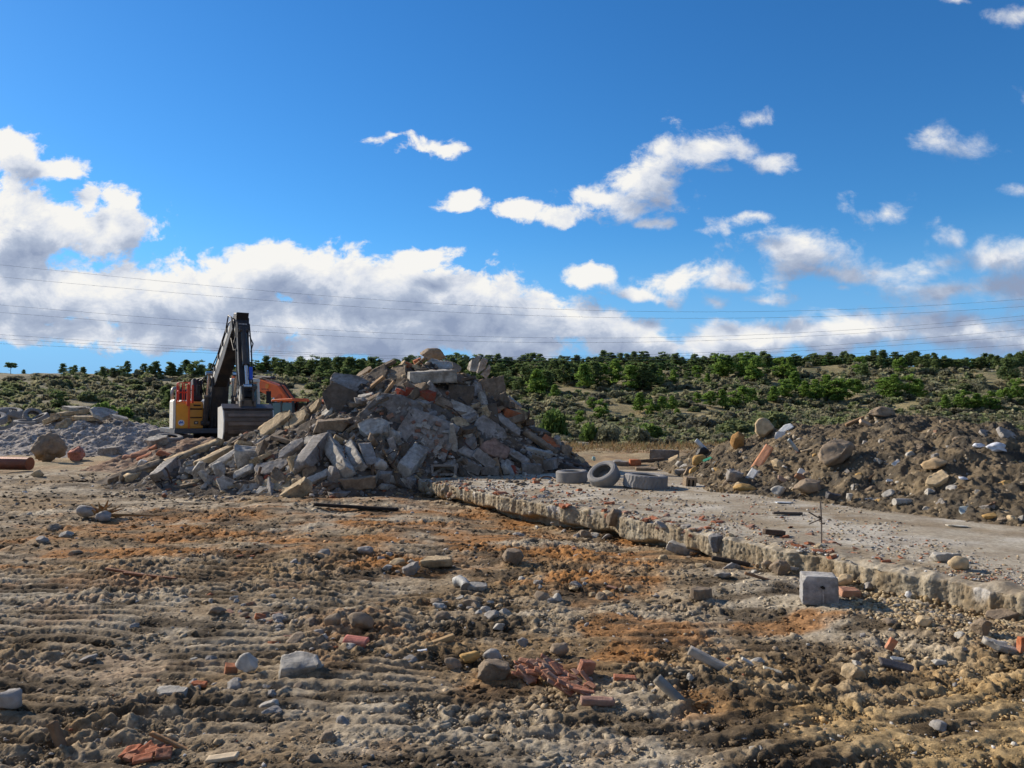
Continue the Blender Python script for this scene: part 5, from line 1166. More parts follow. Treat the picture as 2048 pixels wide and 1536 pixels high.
# --- on the slab and along its edge
def rod():
    p = hit(1643, 1086); k = p[1] / F; e = empty('rebar_stake', p)
    tag(e, 'thin upright steel rod on the slab with a knot of twisted wire', 'steel rod'); LM.append((1643, 1060, 'the upright steel rod'))
    MB().tube([(0, 0, -.05), (.004, 0, .2), (-.004, .0, 82 * k)], .0075, 8).build('rod', M['steel'], (.16, .13, .11), e)
    b = MB(); z = 48 * k
    b.tube([(0, 0, z), (-.05, -.02, z + .02), (-.13, 0, z + .07)], .007, 6); b.tube([(0, 0, z), (-.05, .02, z - .03), (-.12, .02, z - .06)], .006, 6); b.tube([(-.03, 0, z + .03), (.012, .01, z), (-.03, -.01, z - .02), (.01, .01, z + .012)], .010, 6)
    b.build('wire_knot', M['steel'], (.10, .08, .065), e)
rod()
K('lump', 1892, 1123, 58, 22, 17, (0, 2, 8), CL, 'flat pale grey kerb stone lying on the slab edge', lm='the pale kerb stone', lift=1)
K('rock', 1920, 1139, 40, 28, 26, (0, 0, 0), CT, 'rough tan stone next to the pale kerb stone', name='stone', cat='stone', lm='the rough tan edge stone', lift=1)
K('lump', 1434, 1104, 34, 22, 30, (5, -12, 25), (.22, .215, .21), 'dark grey slate lump leaning against the slab front', lm='the dark slate lump', lift=1.2)
K('lump', 1232, 1052, 40, 14, 34, (20, 10, 20), CB, 'grey brown slab corner broken off the slab front', lm='the broken slab corner', lift=1.0)
K('slab', 1370, 1106, 80, 26, 18, (14, 12, 0), CL, 'long pale grainy concrete strip below the slab front', lm='the grainy strip', lift=.8)
K('lump', 1562, 1148, 38, 26, 26, (5, 15, 10), CB, 'greenish brown angular block before the slab front', lm='the angular brown block', lift=1)
K('rock', 1535, 1140, 26, 20, 20, (0, 0, 0), CB, 'brown stone left of the angular brown block', name='stone', cat='stone', lift=1)
K('plank', 1470, 1132, 90, 12, 8, (0, 9, -8), (.07, .055, .045), 'dark wet board lying along the slab front', lm='the dark wet board', lift=2)
K('plank', 1520, 1160, 60, 8, 5, (0, 16, -5), (.26, .15, .085), 'red brown lath lying before the angular brown block', lift=2)
K('plank', 1548, 1072, 42, 14, 10, (0, 6, 10), (.10, .07, .05), 'dark rotten wood stump on the slab', lm='the rotten stump', lift=1.4)
K('plank', 1575, 1030, 60, 8, 5, (0, 2, 6), (.12, .10, .085), 'dark flat scrap lying on the open slab', lift=1.4)
K('slab', 1590, 1140, 20, 10, 6, (0, 5, 0), WH, 'white plaster scrap before the slab front', name='plaster_scrap', cat='plaster', lift=1)
# the hollow cast block standing before the slab
p = hit(1648, 1207); k = p[1] / F; w, h_ = 68 * k, 56 * k
V_, F_ = cubegrid(22, 16, 20); V_ = V_ * np.array([w / 2, .11, h_ / 2]); V_[:, :2] *= (1 - .04 * (V_[:, 2:] / h_ + .5))
for n_, d_ in (((1, 0, 1), (w + h_) * .5 * .655), ((-1, 0, 1), (w + h_) * .5 * .675), ((1, -1, 1), (w / 2 + .11 + h_ / 2) * .545), ((-1, -1, .6), (w / 2 + .11 + h_ * .3) * .565)): V_ = clip(V_, n_, d_)
V_ = V_ + np.stack([.0035 * pn3(V_ * 30, 70 + q_) + .003 * pn3(V_ * 90, 75 + q_) for q_ in range(3)], 1); V_[:, 2] += h_ / 2
e = empty('concrete_block', (p[0], p[1] + .10, p[2] - .015), R(-14)); tag(e, 'upright grey cast concrete block with a small dark hole, standing before the slab', 'concrete block'); LM.append((1648, 1180, 'the upright cast block'))
obj('block_body', mesh('block_body', V_, F_, M['concrete'], tone(V_ - np.array([0, 0, h_ / 2]), (.35, .345, .34), 77, (.48, .46, .42), amp=.15)), e)
MB().prism([(-.005, h_ * .64), (.012, h_ * .58), (.03, h_ * .58), (.034, h_ * .64), (.018, h_ * .69), (.004, h_ * .68)], -.1175, -.1, 'y').build('hole', M['black'], (.008, .008, .008), e)
MB().box((.018, -.112, h_ * .33), (.010, .008, h_ * .46)).build('drip_stain', M['concrete'], (.55, .54, .52), e)

# --- foreground pieces
K('slab', 598, 1342, 84, 60, 34, (22, -4, 10), CL, 'broad rough grey concrete chunk, largest in the near left foreground', lm='the largest foreground chunk', lift=.6, rough=1.5)
K('rock', 498, 1346, 48, 40, 40, (0, 0, 0), CL, 'pale crumbly stone left of the largest foreground chunk', name='stone', cat='stone', lm='the pale crumbly stone')
K('slab', 345, 1392, 70, 30, 16, (12, -4, 0), CL, 'long low grey chunk half sunk left of the crumbly stone', lift=.8)
K('rock', 720, 1258, 54, 36, 34, (0, 6, 0), CB, 'brownish mottled stone above the pink tile piece', name='stone', cat='stone', lm='the mottled stone')
K('rock', 664, 1252, 32, 28, 28, (0, 0, 0), CB, 'rounded grey brown stone left of the mottled stone', name='stone', cat='stone')
K('tile', 712, 1292, 46, 24, 9, (18, 4, -10), (.58, .21, .16), 'pink red tile piece curved upward', lm='the pink tile piece', lift=2)
K('brick', 520, 1238, 20, 14, 8, (20, 20, 20), TC, 'bright orange shard left of the rounded stones', name='brick_shard', cat='brick shard')
K('brick', 462, 1348, 24, 16, 20, (15, 10, 20), (.5, .2, .1), 'broken orange brick touching the pale crumbly stone', name='brick_shard', cat='brick shard')
K('brick', 398, 1374, 28, 14, 6, (10, 5, 0), TC, 'flat orange shard on the long low chunk', name='brick_shard', cat='brick shard', lift=2)
K('plank', 884, 1290, 52, 13, 9, (0, -14, 20), (.42, .28, .14), 'short yellow brown batten lying in the middle foreground', lm='the yellow brown batten', lift=2)
K('plank', 832, 1308, 44, 8, 3, (5, -6, 8), (.55, .57, .60), 'thin perforated white plastic strip left of the batten', name='plastic_strip', cat='plastic strip', mat=M['plastic'], lift=3)
K('plank', 1420, 1333, 88, 17, 14, (4, 22, -24), (.48, .42, .34), 'pale weathered timber with a dark hollow end', lm='the pale timber', lift=1.6)
K('plank', 1352, 1400, 100, 20, 12, (4, 36, -34), (.30, .27, .22), 'grey half buried timber before the pale timber', lm='the buried timber', lift=1)
K('rock', 939, 1324, 42, 24, 22, (0, -10, 0), OC, 'bright ochre stone beyond the brick stack', name='stone', cat='stone', lm='the ochre stone')
K('rock', 905, 1338, 36, 20, 22, (0, 24, 0), CB, 'brown stone left of the ochre stone', name='stone', cat='stone')
K('lump', 988, 1356, 72, 40, 40, (5, 6, 12), CB, 'thick grey brown block left of the brick stack', lm='the thick block by the brick stack', lift=.6)
K('rock', 1118, 1310, 40, 30, 28, (0, -10, 0), CB, 'grey brown stone above the brick stack', name='stone', cat='stone')
K('rock', 985, 1318, 40, 24, 20, (0, 0, 0), CG, 'grey stone right of the ochre stone', name='stone', cat='stone')
# the collapsed stack of thin red bricks: every layer a thing
for i in range(56):
    t = i / 55; px = 1044 + 128 * t + rr.uniform(-14, 14); py = 1352 + 36 * t + rr.uniform(-18, 18)
    L = rr.uniform(18, 52)
    sd_[0] += 1; k = msize(px, py); me = piece('brick', L * k, rr.uniform(9, 20) * k, rr.uniform(2.2, 4) * k, sd_[0], rr.choice([(.40, .17, .10), (.38, .21, .145), (.33, .22, .165), (.43, .20, .12)])); me.name = 'thin_brick'
    q = hit(px, py); o = obj('thin_brick', me, None, (q[0], q[1], q[2] - .005 + .05 * rr.random() + .05 * math.sin(PI * t)), (R(rr.uniform(-4, 26)), R(rr.uniform(0, 34)), R(rr.uniform(-60, 30))))
    KEEP.setdefault('brick', []).append((o, px, py, 'thin red brick', 'brick', 'thin red bricks of the collapsed stack'))
LM.append((1110, 1365, 'the collapsed brick stack'))
K('brick', 1172, 1352, 32, 12, 30, (14, 14, 30), (.42, .19, .12), 'upright red brick end at the right of the collapsed stack', name='clay_brick', lift=1)
K('brick', 1195, 1412, 66, 18, 12, (6, 4, 5), (.34, .2, .15), 'muddy brick lying below the collapsed stack', name='clay_brick', lm='the muddy brick', lift=1.5)
K('plank', 1250, 1363, 44, 14, 7, (10, 4, 0), (.46, .18, .1), 'orange brick sliver right of the collapsed stack', name='brick_shard', cat='brick shard', mat=M['clay'], lift=2)
p = hit(932, 1176); k = p[1] / F
e = empty('drain_pipe', p); tag(e, 'grey elbow drain pipe fitting lying beside the flat flagstone', 'pipe fitting'); LM.append((932, 1172, 'the grey elbow pipe'))
MB().tube([(-22 * k, .1, .03), (-14 * k, .08, .05), (-6 * k, .03, .045), (0, -.03, .03), (2 * k, -.08, .02)], [11 * k, 11 * k, 10 * k, 9 * k, 9 * k], 16).build('elbow', M['plastic'], (.36, .36, .34), e, smooth=True)
MB().tube([(1 * k, -.07, .025), (2 * k, -.10, .02)], [11 * k, 11 * k], 16).build('collar', M['plastic'], (.16, .16, .15), e)
K('slab', 952, 1178, 44, 30, 9, (10, 6, 10), CL, 'flat pale flagstone lying right of the elbow pipe', lm='the flat flagstone', lift=1.2)
K('lump', 820, 1148, 38, 24, 20, (8, -20, 10), CG, 'grey angular stone, left of the flat tan stone', name='stone', cat='stone', lm='the grey angular stone')
K('slab', 872, 1132, 66, 30, 16, (8, -6, 0), CT, 'flat tan stone in the middle distance', name='stone', cat='stone', lm='the flat tan stone', lift=1)
K('lump', 1026, 1126, 44, 26, 24, (6, 4, 14), CB, 'square brown stone on the red soil', name='stone', cat='stone', lm='the square brown stone', lift=1)
K('slab', 1404, 1197, 50, 24, 20, (5, 2, 6), CB, 'brown block left of the upright cast block, on the soil', name='concrete_lump', cat='concrete lump', lm='the brown soil block', lift=1)
K('rock', 1690, 1170, 34, 26, 22, (0, 0, 0), CT, 'tan stone right behind the upright cast block', name='stone', cat='stone', lift=1)
K('brick', 1698, 1192, 40, 22, 14, (10, 6, 10), (.48, .25, .16), 'pinkish brick slab right of the upright cast block', name='clay_brick', lift=1)
K('rock', 1820, 1200, 18, 14, 16, (0, 0, 0), WH, 'small bright white lump right of the upright cast block', name='stone', cat='stone', lm='the bright white lump', lift=1.2)
K('plank', 1800, 1338, 76, 26, 5, (18, 12, -10), (.07, .06, .055), 'dark bent sheet lying in the near right soil', name='metal_sheet', cat='metal sheet', mat=M['plastic'], lm='the dark bent sheet', lift=2)
K('slab', 1795, 1327, 30, 12, 3, (20, 8, 0), (.36, .37, .36), 'grey scrap plate on the dark bent sheet', name='metal_sheet', cat='metal sheet', mat=M['plastic'], lift=6)
K('brick', 1783, 1307, 14, 8, 24, (10, 25, 0), (.58, .25, .14), 'orange brick splinter standing behind the dark bent sheet', name='brick_shard', cat='brick shard', lift=1.5)
K('lump', 1708, 1362, 44, 30, 32, (8, 30, 10), CT, 'tan wedge stone left of the dark bent sheet', name='stone', cat='stone', lm='the tan wedge stone')
K('slab', 2000, 1240, 60, 34, 14, (14, -12, 10), CB, 'large brown flat stone near the right edge', name='stone', cat='stone', lm='the brown right edge stone', lift=1)
K('rock', 1850, 1252, 32, 24, 24, (0, 0, 0), CT, 'tan rounded stone in the right soil', name='stone', cat='stone', lm='the tan right soil stone')
K('lump', 1965, 1270, 34, 24, 34, (6, 20, 0), CB, 'brown stone standing by the brown right edge stone', name='stone', cat='stone')
K('slab', 2005, 1300, 66, 30, 12, (14, 14, 0), CL, 'pale slab piece low at the right edge', lift=1)
K('brick', 2045, 1305, 14, 14, 30, (0, 8, 0), TC, 'orange brick end cut by the right edge', name='clay_brick', lift=1)
K('plank', 1500, 1330, 34, 10, 3, (10, 26, -10), (.60, .57, .5), 'white splinter board right of the pale timber', lift=3)
K('plank', 1545, 1345, 36, 11, 3, (10, 14, -8), (.62, .55, .4), 'cream board scrap right of the white splinter', lift=3)
K('rock', 20, 1418, 60, 50, 46, (0, 0, 0), CG, 'big pale stone cut by the left edge in the near soil', lm='the left edge stone')
K('lump', 597, 994, 60, 30, 28, (10, -32, 15), CT, 'tan and white broken lump lying before the heap', lm='the tan lump before the heap', lift=1)
K('plank', 712, 1020, 170, 10, 6, (0, 3, -4), (.035, .028, .024), 'long black charred beam lying before the heap', lm='the charred beam', lift=2)
K('rock', 172, 1036, 40, 26, 24, (0, 20, 0), CG, 'grey stone left of the torn root', name='stone', cat='stone')
K('rock', 207, 1042, 30, 24, 22, (0, 0, 0), CG, 'round grey stone under the torn root', name='stone', cat='stone')
p = hit(205, 1034); k = p[1] / F; b = MB()
for i in range(13):
    a = rr.uniform(-.9, 1.2); L = rr.uniform(24, 46) * k
    b.tube([(rr.uniform(-.05, .05), 0, 0), (math.sin(a) * L * .5, rr.uniform(-.1, .1), math.cos(a) * L * .45), (math.sin(a) * L * 1.1 + rr.uniform(-.05, .05), rr.uniform(-.14, .14), math.cos(a) * L * .8)], [.035, .022, .006], 6)
b.tube([(0, 0, .02), (.4, .02, .03), (.9, -.05, .02)], [.03, .02, .008], 6)
tag(obj('torn_root', b.mesh('torn_root', M['twig'], (.34, .19, .08)), None, p), 'torn orange brown tree root standing in the left soil', 'root'); LM.append((200, 1022, 'the torn root'))
for i, (px, py, lab) in enumerate([(300, 1158, 'thin red brown lath lying left in the soil'), (250, 1150, 'second thin lath left of the red brown one')]):
    K('plank', px, py, 110 - 30 * i, 7, 4, (0, 5 + 3 * i, -5), (.24, .11, .06), lab, lift=3)
# red shards at the bottom left, with a curved lath
for i in range(9):
    px, py = 250 + 80 * rr.random(), 1508 + 24 * rr.random(); sd_[0] += 1; k = msize(px, py)
    me = piece('brick', rr.uniform(24, 46) * k, rr.uniform(16, 26) * k, rr.uniform(5, 9) * k, sd_[0], rr.choice([(.42, .14, .07), (.40, .16, .09), (.36, .12, .06)])); me.name = 'brick_shard'
    q = hit(px, py); KEEP.setdefault('brick', []).append((obj('brick_shard', me, None, (q[0], q[1], q[2] + .02 + .02 * rr.random()), (R(rr.uniform(-10, 40)), R(rr.uniform(-25, 25)), R(rr.uniform(-40, 40)))), px, py, rr.choice(['flat', 'jagged']) + ' orange shard', 'brick shard', 'orange shards at the near bottom edge'))
K('plank', 350, 1502, 110, 10, 6, (0, 22, -6), (.30, .17, .08), 'bent brown lath lying over the near orange shards', lm='the bent brown lath', lift=4)
K('plank', 445, 1524, 60, 20, 8, (6, -8, 0), (.55, .44, .30), 'pale board end at the near bottom edge', lift=2)
K('plank', 118, 1490, 76, 16, 12, (6, 64, -10), (.26, .16, .09), 'brown branch stub lying in the near left soil', name='branch', cat='branch', lift=1.5)

# ------------------------------------------------------------------ numberless-looking but separate: fill of the heap, loose stones, shards
used = set(o["label"] for o in ALL if "label" in o)
def say(px, py, what, near=5):
    c = sorted(LM, key=lambda m: math.hypot(m[0] - px, 1.6 * (m[1] - py)))[:near]
    opts = []
    for (a, b_, ph) in c:
        dx, dy = px - a, py - b_; q = math.hypot(dx, dy)
        far = 'close ' if q < 40 else '' if q < 110 else 'well '
        if abs(dx) > 1.7 * abs(dy): rel = f"{far}{'right' if dx > 0 else 'left'} of"
        elif abs(dy) > 1.7 * abs(dx): rel = f"{far}{'below' if dy > 0 else 'above'}"
        else: rel = f"{far}{'below' if dy > 0 else 'above'} and {'right' if dx > 0 else 'left'} of"
        opts.append(f"{what} {rel} {ph}")
    for i in range(min(3, len(c))):
        for j in range(i + 1, min(4, len(c))):
            opts.append(f"{what} between {c[i][2]} and {c[j][2]}")
    for l in opts:
        if l not in used and len(l.split()) <= 16: used.add(l); return l
    return opts[0] if len(opts[0].split()) <= 16 else what + ' among the others'
VAR = {}
def var(kind, n, dims, col, top=None, mat=None):
    key = (kind, col)
    if key not in VAR:
        VAR[key] = []
        for i in range(n):
            sd_[0] += 1; me = piece(kind, *dims, sd_[0], col, top, mat); VAR[key].append(me)
    return rr.choice(VAR[key])
def word(L): return 'small' if L < 18 else 'medium' if L < 32 else 'large'
fr = np.random.RandomState(31)
cnt = 0; tries = 0; NF = 290
while cnt < NF and tries < 6000:
    tries += 1
    px = fr.uniform(225, 1175); py = fr.uniform(735, 990)
    top = np.interp(px, [215, 300, 400, 510, 620, 740, 855, 950, 1045, 1165], [955, 925, 905, 872, 815, 752, 722, 765, 840, 922])
    bot = np.interp(px, [215, 330, 560, 700, 830, 900, 1100, 1175], [968, 972, 988, 994, 965, 955, 950, 940])
    if not (top + 4 < py < bot): continue
    p = hit(px, py)
    if p[1] > 22 or heap.h(p[0], p[1]) < p[2] - .2: continue
    blocked = False
    for (ex, ey, ea, eb, er) in EXC:
        dx, dy = px - ex, py - ey; c_, s_ = math.cos(er), math.sin(er); q = ((dx * c_ + dy * s_) / (ea + 6)) ** 2 + ((-dx * s_ + dy * c_) / (eb * 1.5 + 6)) ** 2
        if q < 1: blocked = True; break
    if blocked and fr.rand() > .04: continue
    k = p[1] / F; n = snorm(p[0], p[1], .3)
    low = (py - top) / (bot - top + 1)
    ty = fr.choice(['slab', 'beam', 'lump', 'lump', 'rock', 'brick', 'plank'], p=[.34, .28, .09, .07, .07, .06, .09])
    L = {'slab': fr.uniform(20, 64), 'beam': fr.uniform(28, 74), 'lump': fr.uniform(14, 34), 'rock': fr.uniform(10, 26), 'brick': fr.uniform(10, 22), 'plank': fr.uniform(30, 70)}[ty] * (.8 if px < 420 else 1)
    if ty == 'brick': col = [TC, RB, (.42, .2, .13)][fr.randint(3)]
    elif ty == 'plank': col = [(.16, .11, .075), (.30, .22, .14)][fr.randint(2)]
    else: col = [CG, CG, CL, CD, CB, CT][fr.choice(6, p=[.20, .07, .13, .28, .25, .07])] if px > 600 else [CG, CL, CB, CT][fr.randint(4)]
    cn = CNAME.get(col, {'brick': 'muddy red', 'plank': 'brown'}.get(ty, 'grey'))
    dims = {'slab': (1, .7, .13), 'beam': (1, .24, .17), 'lump': (1, .7, .6), 'rock': (1, .8, .7), 'brick': (1, .6, .5), 'plank': (1, .14, .06)}[ty]
    me = var(ty, 6, dims, col, mat=None)
    nm = {'slab': 'concrete_slab_fragment', 'beam': 'concrete_beam', 'lump': 'concrete_lump', 'rock': 'stone', 'brick': 'brick_shard', 'plank': 'board'}[ty]
    o = obj(nm, me); s = L * k; o.scale = (s, s * fr.uniform(.8, 1.2), s * fr.uniform(.8, 1.3))
    tilt = Euler((R(fr.uniform(-34, 40)), R(fr.uniform(-60, 60) if ty in ('beam', 'plank') else fr.uniform(-38, 38)), 0)).to_quaternion()
    q = Vector((0, 0, 1)).rotation_difference(n) @ tilt @ Euler((0, 0, fr.uniform(-.9, .9) + (PI / 2 if fr.rand() < .25 else 0))).to_quaternion()
    o.rotation_euler = q.to_euler(); o.location = Vector(p) + n * (.10 * dims[2] * s + .02)
    noun = {'slab': 'slab piece', 'beam': 'bar of concrete', 'lump': 'concrete lump', 'rock': 'stone', 'brick': 'brick shard', 'plank': 'board'}[ty]
    tag(o, say(px, py, f"{word(L)} {cn} {noun}"), noun if ty not in ('beam',) else 'concrete bar', 'pieces tumbled over the central heap'); cnt += 1
# shards strewn over the two big slabs of the heap
for (o_, L_, W_, T_, n_) in ((_big, 132, 112, 11, 46), (_wide, 132, 92, 12, 14)):
    k = o_.location[1] / F; Mx = o_.rotation_euler.to_matrix()
    for i in range(n_):
        lx, ly = fr.uniform(-.30, .36) * L_ * k, fr.uniform(-.32, .36) * W_ * k; s = fr.uniform(5, 15) * k
        q = Vector(o_.location) + Mx @ Vector((lx, ly, T_ * .5 * k + .02)); red = fr.rand() < .5
        me = piece('brick', 1, fr.uniform(.4, .8), fr.uniform(.12, .4), 5000 + i, [(.26, .12, .08), (.30, .19, .14)][i % 2] if red else [CG, CL][i % 2]); nm = 'brick_shard' if red else 'concrete_chip'; me.name = nm
        c = obj(nm, me, None, q, (Mx @ Euler((fr.uniform(-.4, .4), fr.uniform(-.4, .4), fr.uniform(0, 6.28))).to_matrix()).to_euler()); c.scale = (s, s, s)
        ppx, ppy = proj(q[0], q[1], q[2]); big = 'small' if s < 9 * k else 'longer'
        tag(c, f"{big} {('reddish shard' if red else 'pale chip')} strewn on the {'largest slab' if o_ is _big else 'wide dark slab'} of the heap", 'shard', 'shards strewn on the big heap slabs')
# bent reinforcing bars and cables sticking out of the heap
for i in range(22):
    ppx = fr.uniform(330, 1120); hi = np.interp(ppx, [215, 400, 510, 620, 740, 855, 950, 1045, 1165], [955, 905, 872, 815, 752, 722, 765, 840, 922]); ppy = fr.uniform(hi + 4, min(hi + 190, 975))
    p = hit(ppx, ppy); k = p[1] / F; L = fr.uniform(18, 60) * k; a = fr.uniform(-.9, .9); b = MB(); bend = fr.uniform(-.5, .5)
    pts = [Vector(p) + Vector((math.sin(a + bend * t) * L * t, -.18 - .25 * t * fr.rand(), math.cos(a + bend * 2 * t) * L * t * .8)) for t in np.linspace(-.2, 1, 7)]
    b.tube(pts, .012 if i % 3 else .018, 6)
    o = obj('rebar', b.mesh('rebar', M['steel'], [(.10, .06, .045), (.05, .045, .04)][i % 2]))
    tag(o, say(ppx, ppy, ('rusty', 'dark')[i % 2] + ' bent rebar'), 'rebar', 'bent bars sticking out of the heap')
# half buried stones, boards and scraps all over the mound
MV = {}
for i in range(125):
    ppx = 1375 + 680 * fr.rand(); lo = np.interp(ppx, [1380, 1600, 1850, 2048], [968, 996, 1026, 1052]); hi = np.interp(ppx, [1380, 1480, 1600, 1760, 2048], [948, 898, 872, 848, 876]); ppy = hi + (lo - hi) * fr.rand() ** .8
    p = hit(ppx, ppy); k = p[1] / F; n = snorm(p[0], p[1], .3)
    ty = fr.choice(['rock', 'lump', 'slab', 'plank', 'brick'], p=[.28, .18, .20, .28, .06])
    col = {'rock': [CT, CB, CL, OC], 'lump': [CG, CB, CL], 'slab': [CG, WH, CL], 'plank': [(.25, .17, .10), (.36, .28, .18), (.14, .10, .07)], 'brick': [TC, (.36, .2, .13)]}[ty]; ci = fr.randint(len(col)); col = col[ci]
    dims = {'slab': (1, .6, .08), 'lump': (1, .7, .6), 'rock': (1, .8, .7), 'brick': (1, .6, .4), 'plank': (1, .13, .05)}[ty]
    key = (ty, col)
    if key not in MV: MV[key] = [piece(ty, *dims, 6000 + 40 * len(MV) + q, col) for q in range(4)]
    L = {'slab': fr.uniform(9, 26), 'lump': fr.uniform(8, 24), 'rock': 8 + 24 * fr.rand() ** 2.2, 'brick': fr.uniform(8, 16), 'plank': fr.uniform(14, 50)}[ty]; s = L * k
    nm = {'slab': 'scrap_panel', 'lump': 'concrete_lump', 'rock': 'stone', 'brick': 'brick_shard', 'plank': 'board'}[ty]
    o = obj(nm, MV[key][fr.randint(4)]); o.scale = (s, s, s)
    o.rotation_euler = (Vector((0, 0, 1)).rotation_difference(n) @ Euler((fr.uniform(-.6, .6), fr.uniform(-.6, .6), fr.uniform(0, 6.28))).to_quaternion()).to_euler(); o.location = Vector(p) + n * (.10 * dims[2] * s + .01)
    cn = CNAME.get(col, {'plank': ('brown', 'pale', 'dark')[ci % 3], 'brick': 'muddy red'}.get(ty, 'grey'))
    noun = {'slab': 'scrap panel', 'lump': 'concrete lump', 'rock': 'stone', 'brick': 'brick shard', 'plank': 'board'}[ty]
    tag(o, say(ppx, ppy, f"{'small' if L < 14 else 'middling' if L < 22 else 'large'} {cn} {noun}"), noun, 'scraps half buried in the earth mound')
# loose stones on the soil
ROCKV = [[piece('rock', 1, .85, .7, 3000 + 20 * j + i, c) for i in range(8)] for j, c in enumerate((CG, CL, CB, CT))]
SHV = [[piece('tile' if i % 2 else 'brick', 1, .6, .12 if i % 2 else .3, 3200 + 20 * j + i, c) for i in range(5)] for j, c in enumerate(((.42, .15, .075), (.40, .22, .15)))]
for l in ROCKV:
    for me in l: me.name = 'stone'
for l in SHV:
    for me in l: me.name = 'brick_shard'
LINES = [((640, 1095), (820, 1150)), ((1050, 1180), (1290, 1195)), ((560, 1240), (780, 1330)), ((60, 1040), (140, 1100)), ((1060, 1060), (1200, 1085)), ((860, 1215), (1010, 1225)), ((420, 1200), (660, 1290)), ((1280, 1120), (1560, 1150)), ((330, 1330), (560, 1420)), ((1700, 1170), (1980, 1290))]
cnt = 0
while cnt < 185:
    if fr.rand() < .78:
        (a, b_), (c, d) = LINES[fr.randint(len(LINES))]; t = fr.rand(); px = a + (c - a) * t + fr.normal() * 28; py = b_ + (d - b_) * t + fr.normal() * 14
    else: px = fr.uniform(-10, 2050); py = fr.uniform(985, 1530)
    if not (960 < py < 1533): continue
    p = hit(px, py)
    if slab_in(p[0], p[1]) or p[1] > 17 or (py < 1000 and px > 200): continue
    near = np.interp(py, [970, 1100, 1300, 1530], [.55, .8, 1.0, 1.15]); L = (12 + 32 * fr.rand() ** 2.6) * near; k = p[1] / F
    j = fr.choice(4, p=[.36, .24, .28, .12])
    o = obj('stone', ROCKV[j][fr.randint(8)], None, (p[0], p[1], p[2] + .05 * L * k), (fr.uniform(-.4, .4), fr.uniform(-.4, .4), fr.uniform(0, 6.28))); s = L * k; o.scale = (s, s * fr.uniform(.75, 1.1), s * fr.uniform(.6, 1))
    tag(o, say(px, py, f"{'small' if L < 15 else 'middling' if L < 22 else 'large'} {('grey', 'pale grey', 'brownish', 'tan')[j]} loose stone"), 'stone', 'loose stones on the churned soil'); cnt += 1
# terracotta shards on the slab edge, the stump litter and the soil
cnt = 0
SL = [((880, 975), (1100, 990), 12), ((1060, 985), (1420, 1062), 14), ((1300, 1040), (1500, 1062), 12), ((1560, 1065), (1690, 1110), 9), ((1640, 1100), (1800, 1130), 8), ((470, 1090), (620, 1100), 16), ((480, 1225), (660, 1300), 20), ((1210, 1190), (1240, 1200), 10), ((1130, 1090), (1180, 1100), 10)]
while cnt < 190:
    (a, b_), (c, d), sg = SL[fr.choice(len(SL), p=[.12, .34, .12, .16, .10, .05, .06, .02, .03])]; t = fr.rand(); px = a + (c - a) * t + fr.normal() * 16; py = b_ + (d - b_) * t + fr.normal() * sg
    p = hit(px, py); k = p[1] / F; L = 7 + 17 * fr.rand() ** 2.2; j = fr.randint(2)
    stone = fr.rand() < .34
    if stone: me = ROCKV[fr.randint(4)][fr.randint(8)]; nm, what, ct = 'concrete_chip', 'pale chip', 'stone chip'
    else: me = SHV[j][fr.randint(5)]; nm, what, ct = 'brick_shard', ('orange', 'faded pink')[j] + ' shard', 'brick shard'
    o = obj(nm, me, None, (p[0], p[1], p[2] + .04 * L * k), (fr.uniform(-.35, .35), fr.uniform(-.35, .35), fr.uniform(0, 6.28))); s = L * k; o.scale = (s, s, s * (.7 if stone else 1))
    tag(o, say(px, py, f"{'tiny' if L < 11 else 'small' if L < 16 else 'bigger'} {what}"), ct, 'shards and chips on the slab and soil'); cnt += 1
for lst in KEEP.values():
    for (o, px, py, what, ct, grp) in lst: tag(o, say(px, py, what), ct, grp)

# ------------------------------------------------------------------ what nobody could count: clods, pebbles, chips
def scatter(name, px, py, size_px, colf, mat, label, lvl, squash=.75, sink=.15, jag=.28, minp=None, seed=1):
    r = np.random.RandomState(seed); P = hits(px, py); keep = P[:, 1] < 40
    if minp is not None: keep &= minp(P)
    P = P[keep]; s = size_px[keep] * P[:, 1] / F * .5; n = len(P)
    B, Fb = ico(lvl); m = len(B)
    V = B[None] * (1 + jag * r.normal(size=(n, m, 1)).clip(-1.6, 1.6))
    V = V * (np.stack([r.uniform(.8, 1.35, n), r.uniform(.7, 1.1, n), squash * r.uniform(.6, 1.2, n)], 1))[:, None, :]
    a = r.rand(n) * 2 * PI; ca, sa = np.cos(a)[:, None], np.sin(a)[:, None]; t = r.uniform(-.5, .5, n)[:, None]
    x, y, z = V[..., 0], V[..., 1], V[..., 2]; x, z = x * np.cos(t) - z * np.sin(t), x * np.sin(t) + z * np.cos(t)
    V = np.stack([x * ca - y * sa, x * sa + y * ca, z], -1) * s[:, None, None] + (P + np.array([0, 0, 1]) * (s * sink)[:, None])[:, None, :]
    Fc = (Fb[None] + (np.arange(n) * m)[:, None, None]).reshape(-1, 3)
    c = colf(P, r)[:, None, :] * (1 + .12 * r.normal(size=(n, m, 1)))
    o = obj(name, mesh(name, V.reshape(-1, 3), Fc, mat, np.clip(c, .01, .9).reshape(-1, 3))); tag(o, label, None, None, 'stuff'); print(name, n)
r = np.random.RandomState(9)
on_soil = lambda P: ~slab_in(P[:, 0], P[:, 1]) & (np.abs(P[:, 2] - gm(P[:, 0], P[:, 1])) < .05)
def clump(P, s=1.2, seed=60): return fbm2(P[:, 0] / s, P[:, 1] / s, seed, 3)
def sized(n, lo, hi, pw): return lo + (hi - lo) * r.rand(n) ** pw
n = 17000; px = r.uniform(-140, 2190, n); py = 948 + r.rand(n) * 640
